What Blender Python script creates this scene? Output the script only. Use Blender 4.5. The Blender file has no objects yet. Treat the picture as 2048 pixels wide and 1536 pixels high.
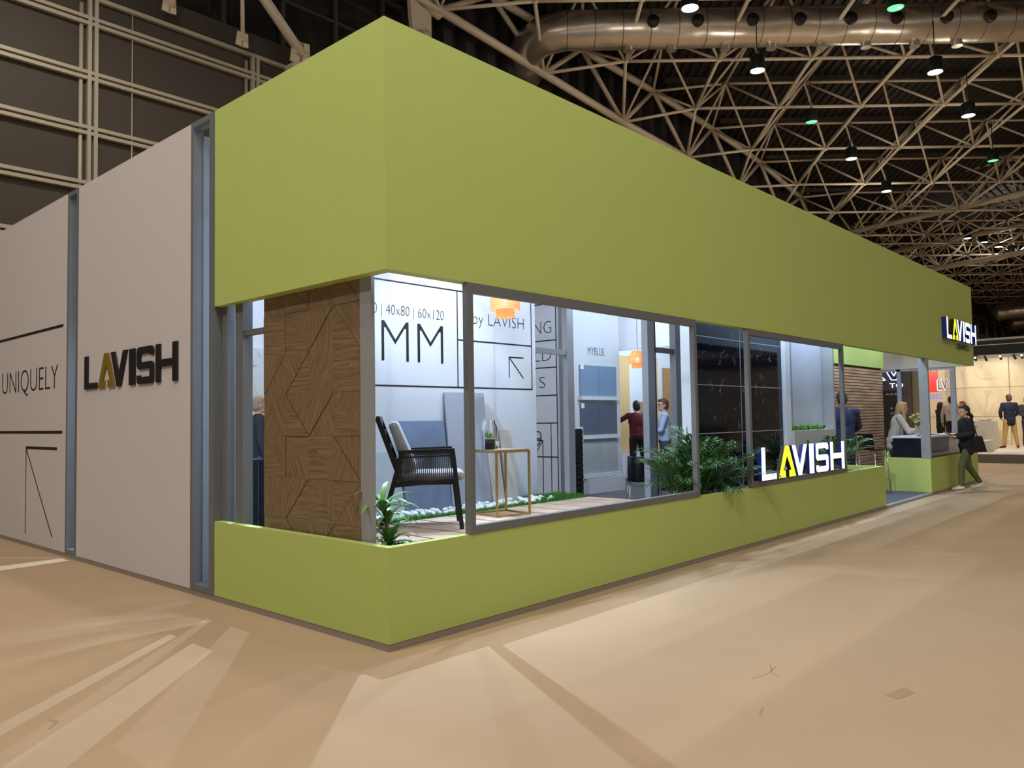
import bpy, bmesh, math, random
from mathutils import Vector, Matrix
random.seed(7)
C = bpy.context.scene.collection
SC = bpy.context.scene
PI = math.pi

# ------------------------------------------------------------------ camera
F_PX, YAW, PITCH, ROLL = 1578.35, .7383, .0451, -.0156
CAM = Vector((-3.289, -4.108, 1.5))
fw = Vector((math.cos(YAW)*math.cos(PITCH), math.sin(YAW)*math.cos(PITCH), math.sin(PITCH)))
rt = Vector((math.sin(YAW), -math.cos(YAW), 0)); up = rt.cross(fw)
r2 = rt*math.cos(ROLL) + up*math.sin(ROLL); u2 = up*math.cos(ROLL) - rt*math.sin(ROLL)
cd = bpy.data.cameras.new('camera'); cam = bpy.data.objects.new('camera', cd); C.objects.link(cam)
m3 = Matrix((r2, u2, -fw)).transposed()
cam.matrix_world = Matrix.Translation(CAM) @ m3.to_4x4()
cd.sensor_width = 36; cd.lens = 36*F_PX/2048; cd.clip_start = .05; cd.clip_end = 400
SC.camera = cam
# ------------------------------------------------------------------ world + view
W = bpy.data.worlds.new('world'); SC.world = W; W.use_nodes = True
bg = W.node_tree.nodes['Background']; bg.inputs[0].default_value = (1, .90, .80, 1); bg.inputs[1].default_value = .20
vs = SC.view_settings; vs.view_transform = 'Standard'; vs.look = 'None'; vs.gamma = 1; vs.exposure = 0; vs.use_curve_mapping = False
SC.cycles.use_denoising = True
SC.cycles.max_bounces = 5; SC.cycles.sample_clamp_indirect = 4
HALL_W = 1500        # power of one hall lamp
INT_W = 130          # power of one stand spot
def light(name, typ, loc, power, color, target=None, size=.1, angle=90, blend=.5, parent=None):
    d = bpy.data.lights.new(name, typ); d.energy = power; d.color = color
    if typ == 'SPOT': d.spot_size = math.radians(angle); d.spot_blend = blend; d.shadow_soft_size = size
    elif typ == 'POINT': d.shadow_soft_size = size
    elif typ == 'AREA': d.shape = 'DISK'; d.size = size
    o = bpy.data.objects.new(name, d); C.objects.link(o); o.location = loc
    if target is not None:
        o.rotation_euler = (Vector(target)-Vector(loc)).to_track_quat('-Z', 'Y').to_euler()
    if parent: o.parent = parent; o.location = Vector(loc)-parent.location
    return o

# ------------------------------------------------------------------ materials
def sl(c):
    return tuple(((v/255)/12.92 if v/255 <= .04045 else ((v/255+.055)/1.055)**2.4) for v in c)
_m = {}
def mat(name, rgb, rough=.6, metal=0, emit=None, es=0, var=.06, scale=6, bump=0, bscale=80, spec=None, stretch=None, trans=0, coat=0):
    if name in _m: return _m[name]
    m = bpy.data.materials.new(name); m.use_nodes = True; nt = m.node_tree; b = nt.nodes['Principled BSDF']
    col = sl(rgb); tc = nt.nodes.new('ShaderNodeTexCoord'); mp = nt.nodes.new('ShaderNodeMapping')
    nt.links.new(tc.outputs['Object'], mp.inputs[0])
    if stretch: mp.inputs['Scale'].default_value = stretch
    nz = nt.nodes.new('ShaderNodeTexNoise'); nz.inputs['Scale'].default_value = scale; nz.inputs['Detail'].default_value = 4
    nt.links.new(mp.outputs[0], nz.inputs[0])
    mx = nt.nodes.new('ShaderNodeMix'); mx.data_type = 'RGBA'
    mx.inputs['A'].default_value = (*[max(0, v*(1-var)) for v in col], 1); mx.inputs['B'].default_value = (*[min(1, v*(1+var)) for v in col], 1)
    nt.links.new(nz.outputs[0], mx.inputs['Factor']); nt.links.new(mx.outputs['Result'], b.inputs['Base Color'])
    b.inputs['Roughness'].default_value = rough; b.inputs['Metallic'].default_value = metal
    if spec is not None: b.inputs['Specular IOR Level'].default_value = spec
    if coat: b.inputs['Coat Weight'].default_value = coat
    if trans: b.inputs['Transmission Weight'].default_value = trans
    if emit: b.inputs['Emission Color'].default_value = (*sl(emit), 1); b.inputs['Emission Strength'].default_value = es
    if bump:
        n2 = nt.nodes.new('ShaderNodeTexNoise'); n2.inputs['Scale'].default_value = bscale
        nt.links.new(mp.outputs[0], n2.inputs[0])
        bp = nt.nodes.new('ShaderNodeBump'); bp.inputs['Strength'].default_value = bump; bp.inputs['Distance'].default_value = .01
        nt.links.new(n2.outputs[0], bp.inputs['Height']); nt.links.new(bp.outputs[0], b.inputs['Normal'])
    _m[name] = m; return m
def nodes_of(m): return m.node_tree, m.node_tree.nodes['Principled BSDF']

GREEN = mat('green_paint', (176, 193, 108), .62, var=.03, scale=2, bump=.12, bscale=160, spec=.3)
WHITE = mat('white_panel', (202, 196, 197), .6, var=.02, scale=1.2, spec=.3)
IWHITE = mat('interior_white', (214, 220, 228), .6, var=.02, scale=2, spec=.3)
BEIGE = mat('beige_lining', (186, 178, 166), .7)
GREY = mat('grey_metal', (106, 110, 112), .5, .1, var=.05)
LGREY = mat('light_grey_metal', (148, 152, 158), .45, .15, var=.04)
SKIRT = mat('grey_skirting', (140, 130, 120), .6, var=.12, scale=12)
BLACK = mat('black_vinyl', (14, 14, 20), .5, var=.05)
NAVY = mat('navy_side', (18, 24, 80), .4)
GOLDPAINT = mat('gold_paint', (122, 100, 22), .5)
LETW = mat('lit_white_letter', (240, 242, 255), .4, emit=(232, 240, 255), es=1.6)
LETY = mat('lit_yellow_letter', (235, 235, 60), .4, emit=(235, 235, 40), es=1.0)
SIDEW = mat('letter_side_blue', (22, 36, 110), .35, emit=(20, 34, 120), es=.25)
SIDEY = mat('letter_side_dark', (34, 34, 10), .4)
CREAM = mat('cream_steel', (226, 212, 188), .5, .1, var=.08, scale=3)
DKCREAM = mat('mullion_paint', (188, 178, 156), .5, .1, var=.05)
DARKW = mat('dark_mesh_panel', (74, 66, 56), .7, var=.12, scale=.4)
DARKV = mat('dark_wall_sheet', (40, 36, 34), .6, var=.15, scale=.6)
ROOF = mat('roof_sheet', (44, 40, 36), .6, .2, var=.25, scale=.5)
DGLASS = mat('dark_glazing', (34, 34, 34), .12, var=.2, scale=.5)
BEAM = mat('brown_beam', (66, 58, 50), .6, var=.08)
LAMPB = mat('lamp_black', (16, 24, 22), .5)
LAMPW = mat('lamp_white_glow', (255, 250, 235), .4, emit=(255, 250, 235), es=14)
LAMPG = mat('lamp_green_glow', (120, 220, 165), .4, emit=(120, 235, 175), es=1.1)
IFLOOR = mat('charcoal_carpet', (86, 90, 100), .95, var=.12, scale=40, bump=.3, bscale=300)
SOIL = mat('dark_soil', (30, 26, 22), .95, var=.4, scale=40, bump=.8, bscale=60)
GRASS = mat('artificial_grass', (70, 130, 40), .8, var=.4, scale=60)
PEB = mat('white_pebble', (235, 240, 245), .5, var=.08)
BLKMET = mat('black_frame', (30, 30, 34), .4, .3)
ROPE = mat('grey_rope', (70, 68, 68), .8, var=.2, scale=80)
CUSH = mat('grey_cushion', (150, 150, 152), .9, var=.08, scale=30, bump=.3, bscale=40)
GOLD = mat('brushed_gold', (182, 152, 92), .35, .7, var=.06)
GLASS = mat('clear_glass', (250, 255, 255), .03, trans=1, var=0)
LEAF = mat('palm_leaf', (44, 92, 36), .45, var=.4, scale=8, spec=.6)
LEAF2 = mat('strap_leaf', (110, 160, 90), .4, var=.4, scale=10, spec=.6)
STEM = mat('palm_stem', (120, 130, 60), .6, var=.3)
LEAF3 = mat('succulent_leaf', (96, 150, 50), .6, var=.4, scale=30)
SHELL = mat('black_shell', (20, 22, 26), .35, var=.1)
CHROME = mat('chrome_tube', (210, 212, 215), .15, .9)
OAK = mat('oak_board', (212, 178, 124), .55, var=.16, scale=5, stretch=(6, 6, .5))
OAK2 = mat('brown_oak_board', (170, 130, 84), .55, var=.16, scale=5, stretch=(6, 6, .5))
T_BLUE = mat('blue_tile', (122, 150, 180), .6, var=.16, scale=30)
T_SLATE = mat('slate_blue_tile', (90, 102, 120), .6, var=.16, scale=30)
T_STEEL = mat('steel_blue_tile', (112, 128, 152), .6, var=.14, scale=24)
T_GREY = mat('speckled_grey_tile', (162, 166, 178), .7, var=.25, scale=120)
T_LIGHT = mat('light_stone_tile', (176, 184, 190), .7, var=.1, scale=30)
T_BEIGE = mat('beige_plank_tile', (196, 192, 182), .6, var=.1, scale=10, stretch=(5, 5, .6))
TABLET = mat('dark_table_top', (70, 74, 82), .3)
TAG = mat('white_tag', (240, 240, 240), .5)
PAPER = mat('paper', (225, 215, 215), .6)

def carpet():
    m = mat('tan_carpet', (184, 158, 127), .95, var=.05, scale=.35, bump=.25, bscale=420)
    nt, b = nodes_of(m)
    tc = nt.nodes.new('ShaderNodeTexCoord')
    # scuffs and dirt with their own shapes
    n = nt.nodes.new('ShaderNodeTexNoise'); n.inputs['Scale'].default_value = 1.3; n.inputs['Detail'].default_value = 6
    nt.links.new(tc.outputs['Object'], n.inputs[0])
    r = nt.nodes.new('ShaderNodeValToRGB'); r.color_ramp.elements[0].position = .42; r.color_ramp.elements[1].position = .62
    r.color_ramp.elements[0].color = (.965, .965, .96, 1); r.color_ramp.elements[1].color = (1, 1, 1, 1)
    nt.links.new(n.outputs[0], r.inputs[0])
    src = b.inputs['Base Color'].links[0].from_socket
    mx = nt.nodes.new('ShaderNodeMix'); mx.data_type = 'RGBA'; mx.blend_type = 'MULTIPLY'; mx.inputs['Factor'].default_value = 1
    nt.links.new(src, mx.inputs['A']); nt.links.new(r.outputs[0], mx.inputs['B'])
    n2 = nt.nodes.new('ShaderNodeTexNoise'); n2.inputs['Scale'].default_value = 220
    nt.links.new(tc.outputs['Object'], n2.inputs[0])
    r2_ = nt.nodes.new('ShaderNodeValToRGB'); r2_.color_ramp.elements[0].color = (.86, .86, .86, 1); r2_.color_ramp.elements[1].color = (1.1, 1.1, 1.1, 1)
    nt.links.new(n2.outputs[0], r2_.inputs[0])
    m2 = nt.nodes.new('ShaderNodeMix'); m2.data_type = 'RGBA'; m2.blend_type = 'MULTIPLY'; m2.inputs['Factor'].default_value = 1
    nt.links.new(mx.outputs['Result'], m2.inputs['A']); nt.links.new(r2_.outputs[0], m2.inputs['B'])
    nt.links.new(m2.outputs['Result'], b.inputs['Base Color'])
    return m
CARPET = carpet()
def marble(name, base, vein, rough, w0, w1, scale=1.6, veins=1.0):
    m = bpy.data.materials.new(name); m.use_nodes = True; nt, b = nodes_of(m)
    tc = nt.nodes.new('ShaderNodeTexCoord')
    n1 = nt.nodes.new('ShaderNodeTexNoise'); n1.inputs['Scale'].default_value = scale; n1.inputs['Detail'].default_value = 8; n1.inputs['Distortion'].default_value = 1.2
    nt.links.new(tc.outputs['Object'], n1.inputs[0])
    a = nt.nodes.new('ShaderNodeMath'); a.operation = 'SUBTRACT'; a.inputs[1].default_value = .5; nt.links.new(n1.outputs[0], a.inputs[0])
    ab = nt.nodes.new('ShaderNodeMath'); ab.operation = 'ABSOLUTE'; nt.links.new(a.outputs[0], ab.inputs[0])
    r = nt.nodes.new('ShaderNodeValToRGB'); r.color_ramp.elements[0].position = w0; r.color_ramp.elements[1].position = w1
    r.color_ramp.elements[0].color = (veins, veins, veins, 1); r.color_ramp.elements[1].color = (0, 0, 0, 1); nt.links.new(ab.outputs[0], r.inputs[0])
    n2 = nt.nodes.new('ShaderNodeTexNoise'); n2.inputs['Scale'].default_value = scale*2.1; nt.links.new(tc.outputs['Object'], n2.inputs[0])
    r3 = nt.nodes.new('ShaderNodeValToRGB'); r3.color_ramp.elements[0].position = .48; r3.color_ramp.elements[1].position = .62; nt.links.new(n2.outputs[0], r3.inputs[0])
    mu = nt.nodes.new('ShaderNodeMath'); mu.operation = 'MULTIPLY'; nt.links.new(r.outputs[0], mu.inputs[0]); nt.links.new(r3.outputs[0], mu.inputs[1])
    mx = nt.nodes.new('ShaderNodeMix'); mx.data_type = 'RGBA'; mx.inputs['A'].default_value = (*sl(base), 1); mx.inputs['B'].default_value = (*sl(vein), 1)
    nt.links.new(mu.outputs[0], mx.inputs['Factor']); nt.links.new(mx.outputs['Result'], b.inputs['Base Color'])
    b.inputs['Roughness'].default_value = rough; b.inputs['Specular IOR Level'].default_value = .2; return m
BMARB = marble('black_marble', (12, 14, 24), (120, 112, 104), .07, .001, .012, 2.2)
CMARB = marble('cream_marble', (214, 198, 168), (170, 152, 124), .3, .0, .05, .8, .5)
WMARB = marble('white_marble', (205, 210, 212), (130, 140, 140), .35, .0, .03, 2.5, .7)
def wood(name, c0, c1, rough=.55, uv=True, sx=3, sy=60):
    m = bpy.data.materials.new(name); m.use_nodes = True; nt, b = nodes_of(m)
    tc = nt.nodes.new('ShaderNodeTexCoord'); mp = nt.nodes.new('ShaderNodeMapping'); mp.inputs['Scale'].default_value = (sx, sy, sy)
    nt.links.new(tc.outputs['UV' if uv else 'Object'], mp.inputs[0])
    n = nt.nodes.new('ShaderNodeTexNoise'); n.inputs['Scale'].default_value = 1; n.inputs['Detail'].default_value = 5
    nt.links.new(mp.outputs[0], n.inputs[0])
    r = nt.nodes.new('ShaderNodeValToRGB'); r.color_ramp.elements[0].position = .32; r.color_ramp.elements[1].position = .68
    r.color_ramp.elements[0].color = (*sl(c0), 1); r.color_ramp.elements[1].color = (*sl(c1), 1)
    nt.links.new(n.outputs[0], r.inputs[0]); nt.links.new(r.outputs[0], b.inputs['Base Color'])
    bp = nt.nodes.new('ShaderNodeBump'); bp.inputs['Strength'].default_value = .5; bp.inputs['Distance'].default_value = .006
    nt.links.new(n.outputs[0], bp.inputs['Height']); nt.links.new(bp.outputs[0], b.inputs['Normal'])
    b.inputs['Roughness'].default_value = rough; return m
WOODT = wood('chopped_wood_tile', (98, 80, 58), (134, 112, 84), .5)
SLATW = wood('slat_wood', (148, 112, 84), (206, 168, 134), .55, False, 1.5, 9)
DECK = wood('deck_wood', (176, 150, 130), (206, 182, 162), .6, False, 30, 3)
def duct_mat():
    m = mat('silver_duct', (214, 204, 190), .3, .85, var=.08, scale=2)
    nt, b = nodes_of(m)
    n = nt.nodes.new('ShaderNodeTexNoise'); n.inputs['Scale'].default_value = .5
    tc = nt.nodes.new('ShaderNodeTexCoord'); nt.links.new(tc.outputs['Object'], n.inputs[0])
    bp = nt.nodes.new('ShaderNodeBump'); bp.inputs['Strength'].default_value = .5; bp.inputs['Distance'].default_value = .4
    nt.links.new(n.outputs[0], bp.inputs['Height']); nt.links.new(bp.outputs[0], b.inputs['Normal']); return m
DUCT = duct_mat()

# ------------------------------------------------------------------ object helpers
def rootof(o):
    while o.parent: o = o.parent
    return o
class MB:
    def __init__(s): s.v = []; s.f = []; s.sm = []; s.uv = {}; s.mi = []
    def add(s, vs_, fs, smooth=False, mi=0):
        n = len(s.v); s.v += [tuple(v) for v in vs_]; s.f += [tuple(i+n for i in f) for f in fs]; s.sm += [smooth]*len(fs); s.mi += [mi]*len(fs)
    def box(s, x0, x1, y0, y1, z0, z1, mi=0):
        if x0 > x1: x0, x1 = x1, x0
        if y0 > y1: y0, y1 = y1, y0
        s.add([(x0,y0,z0),(x1,y0,z0),(x1,y1,z0),(x0,y1,z0),(x0,y0,z1),(x1,y0,z1),(x1,y1,z1),(x0,y1,z1)],
              [(0,3,2,1),(4,5,6,7),(0,1,5,4),(1,2,6,5),(2,3,7,6),(3,0,4,7)], mi=mi); return s
    def bar(s, a, b, w, h=None, upv=(0,0,1), mi=0):      # rectangular bar a->b
        a = Vector(a); b = Vector(b); h = h or w; d = (b-a).normalized(); uv_ = Vector(upv)
        if abs(d.dot(uv_)) > .98: uv_ = Vector((1,0,0))
        x = d.cross(uv_).normalized()*w/2; y = x.cross(d).normalized()*h/2
        vs_ = [a-x-y, a+x-y, a+x+y, a-x+y, b-x-y, b+x-y, b+x+y, b-x+y]
        s.add(vs_, [(0,1,2,3),(7,6,5,4),(0,4,5,1),(1,5,6,2),(2,6,7,3),(3,7,4,0)], mi=mi); return s
    def tube(s, pts, rs, n=8, cap=True, smooth=True, mi=0):
        pts = [Vector(p) for p in pts]
        if not hasattr(rs, '__len__'): rs = [rs]*len(pts)
        vs_ = []; fs = []; ref = None
        for i, p in enumerate(pts):
            d = (pts[min(i+1, len(pts)-1)]-pts[max(i-1, 0)]).normalized()
            if ref is None: ref = Vector((0,0,1)) if abs(d.z) < .9 else Vector((1,0,0))
            x = d.cross(ref).normalized(); y = x.cross(d).normalized(); ref = y
            for k in range(n):
                a = 2*PI*k/n; vs_.append(p+(x*math.cos(a)+y*math.sin(a))*rs[i])
        for i in range(len(pts)-1):
            for k in range(n):
                fs.append((i*n+k, i*n+(k+1) % n, (i+1)*n+(k+1) % n, (i+1)*n+k))
        if cap: fs.append(tuple(range(n-1, -1, -1))); fs.append(tuple((len(pts)-1)*n+k for k in range(n)))
        s.add(vs_, fs, smooth, mi); return s
    def ell(s, c, r, nu=12, nv=8, mi=0):
        c = Vector(c); vs_ = [c+Vector((0,0,-r[2]))]; fs = []
        for j in range(1, nv):
            t = -PI/2+PI*j/nv
            for i in range(nu):
                a = 2*PI*i/nu; vs_.append(c+Vector((r[0]*math.cos(t)*math.cos(a), r[1]*math.cos(t)*math.sin(a), r[2]*math.sin(t))))
        vs_.append(c+Vector((0,0,r[2]))); N = len(vs_)-1
        for i in range(nu):
            fs.append((0, 1+(i+1) % nu, 1+i)); fs.append((N, N-nu+i, N-nu+(i+1) % nu))
        for j in range(nv-2):
            for i in range(nu):
                a = 1+j*nu; fs.append((a+i, a+(i+1) % nu, a+nu+(i+1) % nu, a+nu+i))
        s.add(vs_, fs, True, mi); return s
    def prism(s, poly, o, u, v, depth, mi=0, mi_side=None):   # poly in (u,v), extruded depth along -(u x v)... front at o
        o = Vector(o); u = Vector(u); v = Vector(v); nrm = u.cross(v).normalized(); n = len(poly)
        if mi_side is None: mi_side = mi
        fr = [o+u*p[0]+v*p[1] for p in poly]; bk = [p-nrm*depth for p in fr]
        s.add(fr+bk, [tuple(range(n))], mi=mi); k = len(s.v)-2*n
        s.f.append(tuple(k+2*n-1-i for i in range(n))); s.sm.append(False); s.mi.append(mi_side)
        for i in range(n):
            s.f.append((k+i, k+n+i, k+n+(i+1) % n, k+(i+1) % n)); s.sm.append(False); s.mi.append(mi_side)
        return s
    def build(s, name, m, parent=None, local=False, bevel=0, label=None, kind=None):
        ms = m if isinstance(m, (list, tuple)) else [m]
        off = Vector((0,0,0))
        if parent is not None and not local: off = rootof(parent).location
        me = bpy.data.meshes.new(name); me.from_pydata([tuple(Vector(v)-off) for v in s.v], [], s.f)
        for x in ms: me.materials.append(x)
        me.polygons.foreach_set('use_smooth', s.sm); me.polygons.foreach_set('material_index', s.mi); me.update()
        o = bpy.data.objects.new(name, me); C.objects.link(o)
        if parent is not None: o.parent = parent
        if bevel:
            b = o.modifiers.new('bevel', 'BEVEL'); b.width = bevel; b.segments = 2; b.limit_method = 'ANGLE'
        if label: o['label'] = label
        if kind: o['kind'] = kind
        return o
def box(*a): return MB().box(*a)
def tag(o, label, cat, group=None):
    o['label'] = label; o['category'] = cat
    if group: o['group'] = group
    return o
def thing(name, label, cat, loc=(0,0,0), rz=0, group=None):
    o = bpy.data.objects.new(name, None); C.objects.link(o); o.location = loc; o.rotation_euler = (0,0,rz); o.empty_display_size = .1
    return tag(o, label, cat, group)
def struct(o): o['kind'] = 'structure'; return o
def tree(o):
    out = [o]
    for c in bpy.data.objects:
        if c.parent == o: out += tree(c)
    return out
_kids = {}
def kids(o): return [c for c in o.children]
def dup(root, loc, rz=0, label=None, group=None, scale=None):
    def cp(o, par):
        c = o.copy(); C.objects.link(c)
        if par: c.parent = par
        for k in kids(o): cp(k, c)
        return c
    r = cp(root, None); r.location = loc; r.rotation_euler = (0,0,rz)
    if scale: r.scale = (scale,)*3
    if label: r['label'] = label
    if group: r['group'] = group
    return r
def text(s, name, m, parent, o, u, w, h, depth=.003, thin=0, spacing=1.0):
    """flat lettering with its lower-left corner at o, running along u, h tall and w wide"""
    cu = bpy.data.curves.new('t', 'FONT'); cu.body = s; cu.size = 1; cu.offset = thin; cu.resolution_u = 3; cu.space_character = spacing
    t = bpy.data.objects.new('t', cu); C.objects.link(t)
    dg = bpy.context.evaluated_depsgraph_get(); me = t.evaluated_get(dg).to_mesh()
    vs_ = [v.co.copy() for v in me.vertices]; fs = [tuple(p.vertices) for p in me.polygons]
    t.evaluated_get(dg).to_mesh_clear(); C.objects.unlink(t); bpy.data.objects.remove(t); bpy.data.curves.remove(cu)
    x0 = min(v.x for v in vs_); x1 = max(v.x for v in vs_); y0 = min(v.y for v in vs_); y1 = max(v.y for v in vs_)
    o = Vector(o); u = Vector(u); nr = u.cross(Vector((0,0,1)))
    P = [o+u*((v.x-x0)/(x1-x0)*w)+Vector((0,0,(v.y-y0)/(y1-y0)*h))+nr*depth for v in vs_]
    b = MB(); b.add(P, fs)
    return b.build(name, m, parent)
def rod_line(b, o, u, p, q, wd, depth=.003):
    """painted line from p to q (u,z) on a wall plane through o"""
    o = Vector(o); u = Vector(u); nr = u.cross(Vector((0,0,1)))
    A = o+u*p[0]+Vector((0,0,p[1])); B = o+u*q[0]+Vector((0,0,q[1])); d = (B-A).normalized(); s_ = d.cross(nr)*wd/2; n = nr*depth
    b.add([A-s_+n, B-s_+n, B+s_+n, A+s_+n], [(0,1,2,3)])

U_L = Vector((0,-1,0)); U_R = Vector((1,0,0))
# ------------------------------------------------------------------ the hall: floor, wall, roof
struct(MB().box(-45, 150, -60, 30, -.1, 0).build('floor', CARPET))
# scuff marks on the carpet
def floor_mark(pts, w, name='scuff_mark'):
    b = MB()
    for p, q in zip(pts[:-1], pts[1:]):
        b.bar((p[0], p[1], .0008), (q[0], q[1], .0008), w, .001)
    return b
SCUFF = mat('scuff', (164, 138, 108), .95, var=.1)
sc = MB()
for pts, w in [(((1.0,-2.02),(1.14,-2.05),(1.30,-2.03)), .006), (((1.12,-2.13),(1.18,-2.06),(1.33,-1.98)), .006), (((-.2,-2.95),(-.05,-2.9)), .008), (((.5,-2.3),(.62,-2.26)), .01), (((-1.9,.3),(-1.84,.38),(-1.86,.44)), .012)]:
    for p, q in zip(pts[:-1], pts[1:]): sc.bar((p[0], p[1], .0008), (q[0], q[1], .0008), w, .0012)
struct(sc.build('trim_1', SCUFF))
pt_ = MB(); pt_.add([(1.20,-2.68,.001),(1.18,-2.75,.001),(1.34,-2.79,.001),(1.40,-2.72,.001)], [(0,1,2,3)])
struct(pt_.build('trim_2', SCUFF))

YW = 17.25
struct(MB().box(-40, 150, YW+.15, YW+.4, 0, 12.7).build('wall_left', DARKW))
# mullion lattice on the lower hall wall
mul = MB()
xs = [4.3+4.6*k for k in range(-6, 27)]
rows = [7.65-1.44*k for k in range(0, 5)][::-1]+[7.65+1.44*k for k in range(1, 4)]
for z in rows:
    for dz in (-.075, .075): mul.box(-30, 130, YW, YW+.12, z+dz-.045, z+dz+.045)
mul.box(-30, 130, YW, YW+.12, 12.55, 12.66)
for x in xs:
    for dx in (-.08, .08): mul.box(x+dx-.045, x+dx+.045, YW-.01, YW+.12, 1, 12.66)
    mul.tube([(x-.26, YW+.1, 1), (x-.26, YW+.1, 12.4)], .05); mul.tube([(x+1.0, YW+.05, 1), (x+1.0, YW+.05, 12.9)], .018)
struct(mul.build('trim_3', DKCREAM))
struct(MB().box(-40, 150, YW+.0, YW+.5, 12.68, 13.25).build('trim_4', BEAM))
# glazing above the beam on the near part, corrugated cladding further on
gl = MB().box(-40, 15, YW+.5, YW+.6, 13.2, 22)
struct(gl.build('window_1', DGLASS))
gm = MB()
for k in range(28): gm.box(-38+2.0*k, -37.86+2.0*k, YW+.35, YW+.5, 13.2, 22)
for z in (14.9, 16.5, 18.2): gm.box(-40, 15, YW+.38, YW+.5, z, z+.1)
struct(gm.build('trim_5', mat('window_bar', (58, 56, 52), .5)))
cor = MB(); x = 15.0; P = []
while x < 150:
    P += [(x, YW+.55), (x+.45, YW+.55), (x+.6, YW+.15), (x+1.05, YW+.15)]; x += 1.2
n = len(P); cor.add([(p[0], p[1], 13.2) for p in P]+[(p[0], p[1], 24) for p in P], [(i, i+1, n+i+1, n+i) for i in range(n-1)])
struct(cor.build('wall_left_upper', DARKV))
struct(MB().box(150, 150.4, -60, 30, 0, 26).build('wall_far', DARKV))

# roof: double layer grid whose cells run along the hall diagonal
FH = Vector((math.cos(YAW), math.sin(YAW), 0)); RH = Vector((math.sin(YAW), -math.cos(YAW), 0))
O0 = Vector((CAM.x, CAM.y, 0))
def itp(T, x):
    if x <= T[0][0]: return T[0][1]
    for (a, b), (c, d) in zip(T[:-1], T[1:]):
        if x <= c: return b+(d-b)*(x-a)/(c-a)
    return T[-1][1]
ZB = [(20,17.1),(28.8,17.1),(33.2,16.78),(37.5,16.38),(41.9,15.82),(46.2,15.14),(50.5,14.56),(56,13.9)]
ZU = [(20,18.8),(30.6,18.75),(35,18.6),(39.4,18.4),(44,18.0),(48.6,17.4),(53.2,16.6),(58,15.8)]
def W3(D, L, z): return O0+FH*D+RH*L+Vector((0,0,z))
bot = {}; top = {}
Db = [15.7,20.1,24.5,28.8,33.2,37.5,41.9,46.2,50.5,54.9]; Du = [17.6,22,26.3,30.7,35,39.4,44,48.6,53.2,57.7]
for i, D in enumerate(Db):
    for j in range(-6, 12):
        L = 1.08+4*j; p = W3(D, L, itp(ZB, D))
        if p.y < 17.6 and p.x < 58 and p.y > -30:
            if p.y > 16.2: p.y = 16.8; p.z = max(14.2, itp([(10,16.9),(16,16.6),(22,16.1),(28,15.6),(34,15.3),(40,14.9),(60,13.6)], p.x))
            bot[i, j] = p
for i, D in enumerate(Du):
    for j in range(-6, 12):
        L = 3.08+4*j; p = W3(D, L, itp(ZU, D))
        if p.y < 17.6 and p.x < 58 and p.y > -30:
            if p.y > 16: p.y = 16.8; p.z = itp([(16,18.3),(24,18.1),(30.6,17.95),(36,17.7),(42,17.3),(48,16.3),(56,15.2)], p.x)
            top[i, j] = p
bars = []
def bseg(a, b, r): bars.append((a, b, r))
for (i, j), p in bot.items():
    for q in ((i+1, j), (i, j+1)):
        if q in bot: bseg(p, bot[q], .075)
    # web members to the four upper nodes around it: upper row i sits beyond bottom row i, upper col j right of bottom col j
    for q in ((i, j), (i-1, j), (i, j-1), (i-1, j-1)):
        if q in top: bseg(p, top[q], .062)
for (i, j), p in top.items():
    for q in ((i+1, j), (i, j+1)):
        if q in top: bseg(p, top[q], .07)
# the heavy tubes along the wall
wb = sorted([p for p in bot.values() if p.y > 16.2], key=lambda p: p.x)
wt = sorted([p for p in top.values() if p.y > 16.2], key=lambda p: p.x)
for s_ in (wb, wt):
    for a, b in zip(s_[:-1], s_[1:]): bseg(a, b, .17)
for a, b in zip(wb, wt): bseg(a, b, .11)
for a, b in zip(wb[1:], wt): bseg(a, b, .11)
rb = thing('roof_space_frame', 'cream tubular space frame under the dark roof, nearest bay above the stand', 'roof truss', (20, 5, 14))
def seen_size(a, b): return (a-b).length/max(1, ((a+b)/2-CAM).length)
bars.sort(key=lambda t: -seen_size(t[0], t[1])*t[2])
def inview(p):
    d = p-CAM; z = d.dot(fw)
    return z > 0 and abs(d.dot(rt)/z) < .68 and -.55 < d.dot(up)/z < .52
vis = [t for t in bars if inview(t[0]) or inview(t[1]) or inview((t[0]+t[1])/2)]
ids = set(id(t) for t in vis[:100])
rest = MB()
for t in bars:
    if id(t) in ids: MB().tube([t[0], t[1]], t[2], 8).build('truss_tube', CREAM, rb)
    else: rest.tube([t[0], t[1]], t[2], 6)
rest.build('truss_tubes', CREAM, rb, kind='stuff')
nd = MB()
for p in list(bot.values())+list(top.values()): nd.ell(p, (.13, .13, .13), 8, 6)
nd.build('node_joints', CREAM, rb, kind='stuff')
# further bay
g2 = thing('roof_space_frame', 'distant cream space frame of the far roof bay, beyond the stand', 'roof truss', (80, 0, 12))
far = MB(); fb = {}; ft = {}
for i in range(0, 17):
    for j in range(-2, 22):
        D = 50.5+4.35*i; L = 1.08+4*j; p = W3(D, L, 14.4-.012*(D-55)); q = W3(D+2.1, L+2, 16.6-.012*(D-55))
        if 57 < p.x < 125 and -35 < p.y < 17.4: fb[i, j] = p
        if 57 < q.x < 125 and -35 < q.y < 17.4: ft[i, j] = q
for (i, j), p in fb.items():
    for q in ((i+1, j), (i, j+1)):
        if q in fb: far.tube([p, fb[q]], .075, 5)
    for q in ((i, j), (i-1, j), (i, j-1), (i-1, j-1)):
        if q in ft: far.tube([p, ft[q]], .065, 5)
for (i, j), p in ft.items():
    for q in ((i+1, j), (i, j+1)):
        if q in ft: far.tube([p, ft[q]], .07, 5)
far.build('truss_tubes', CREAM, g2, kind='stuff')
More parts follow.
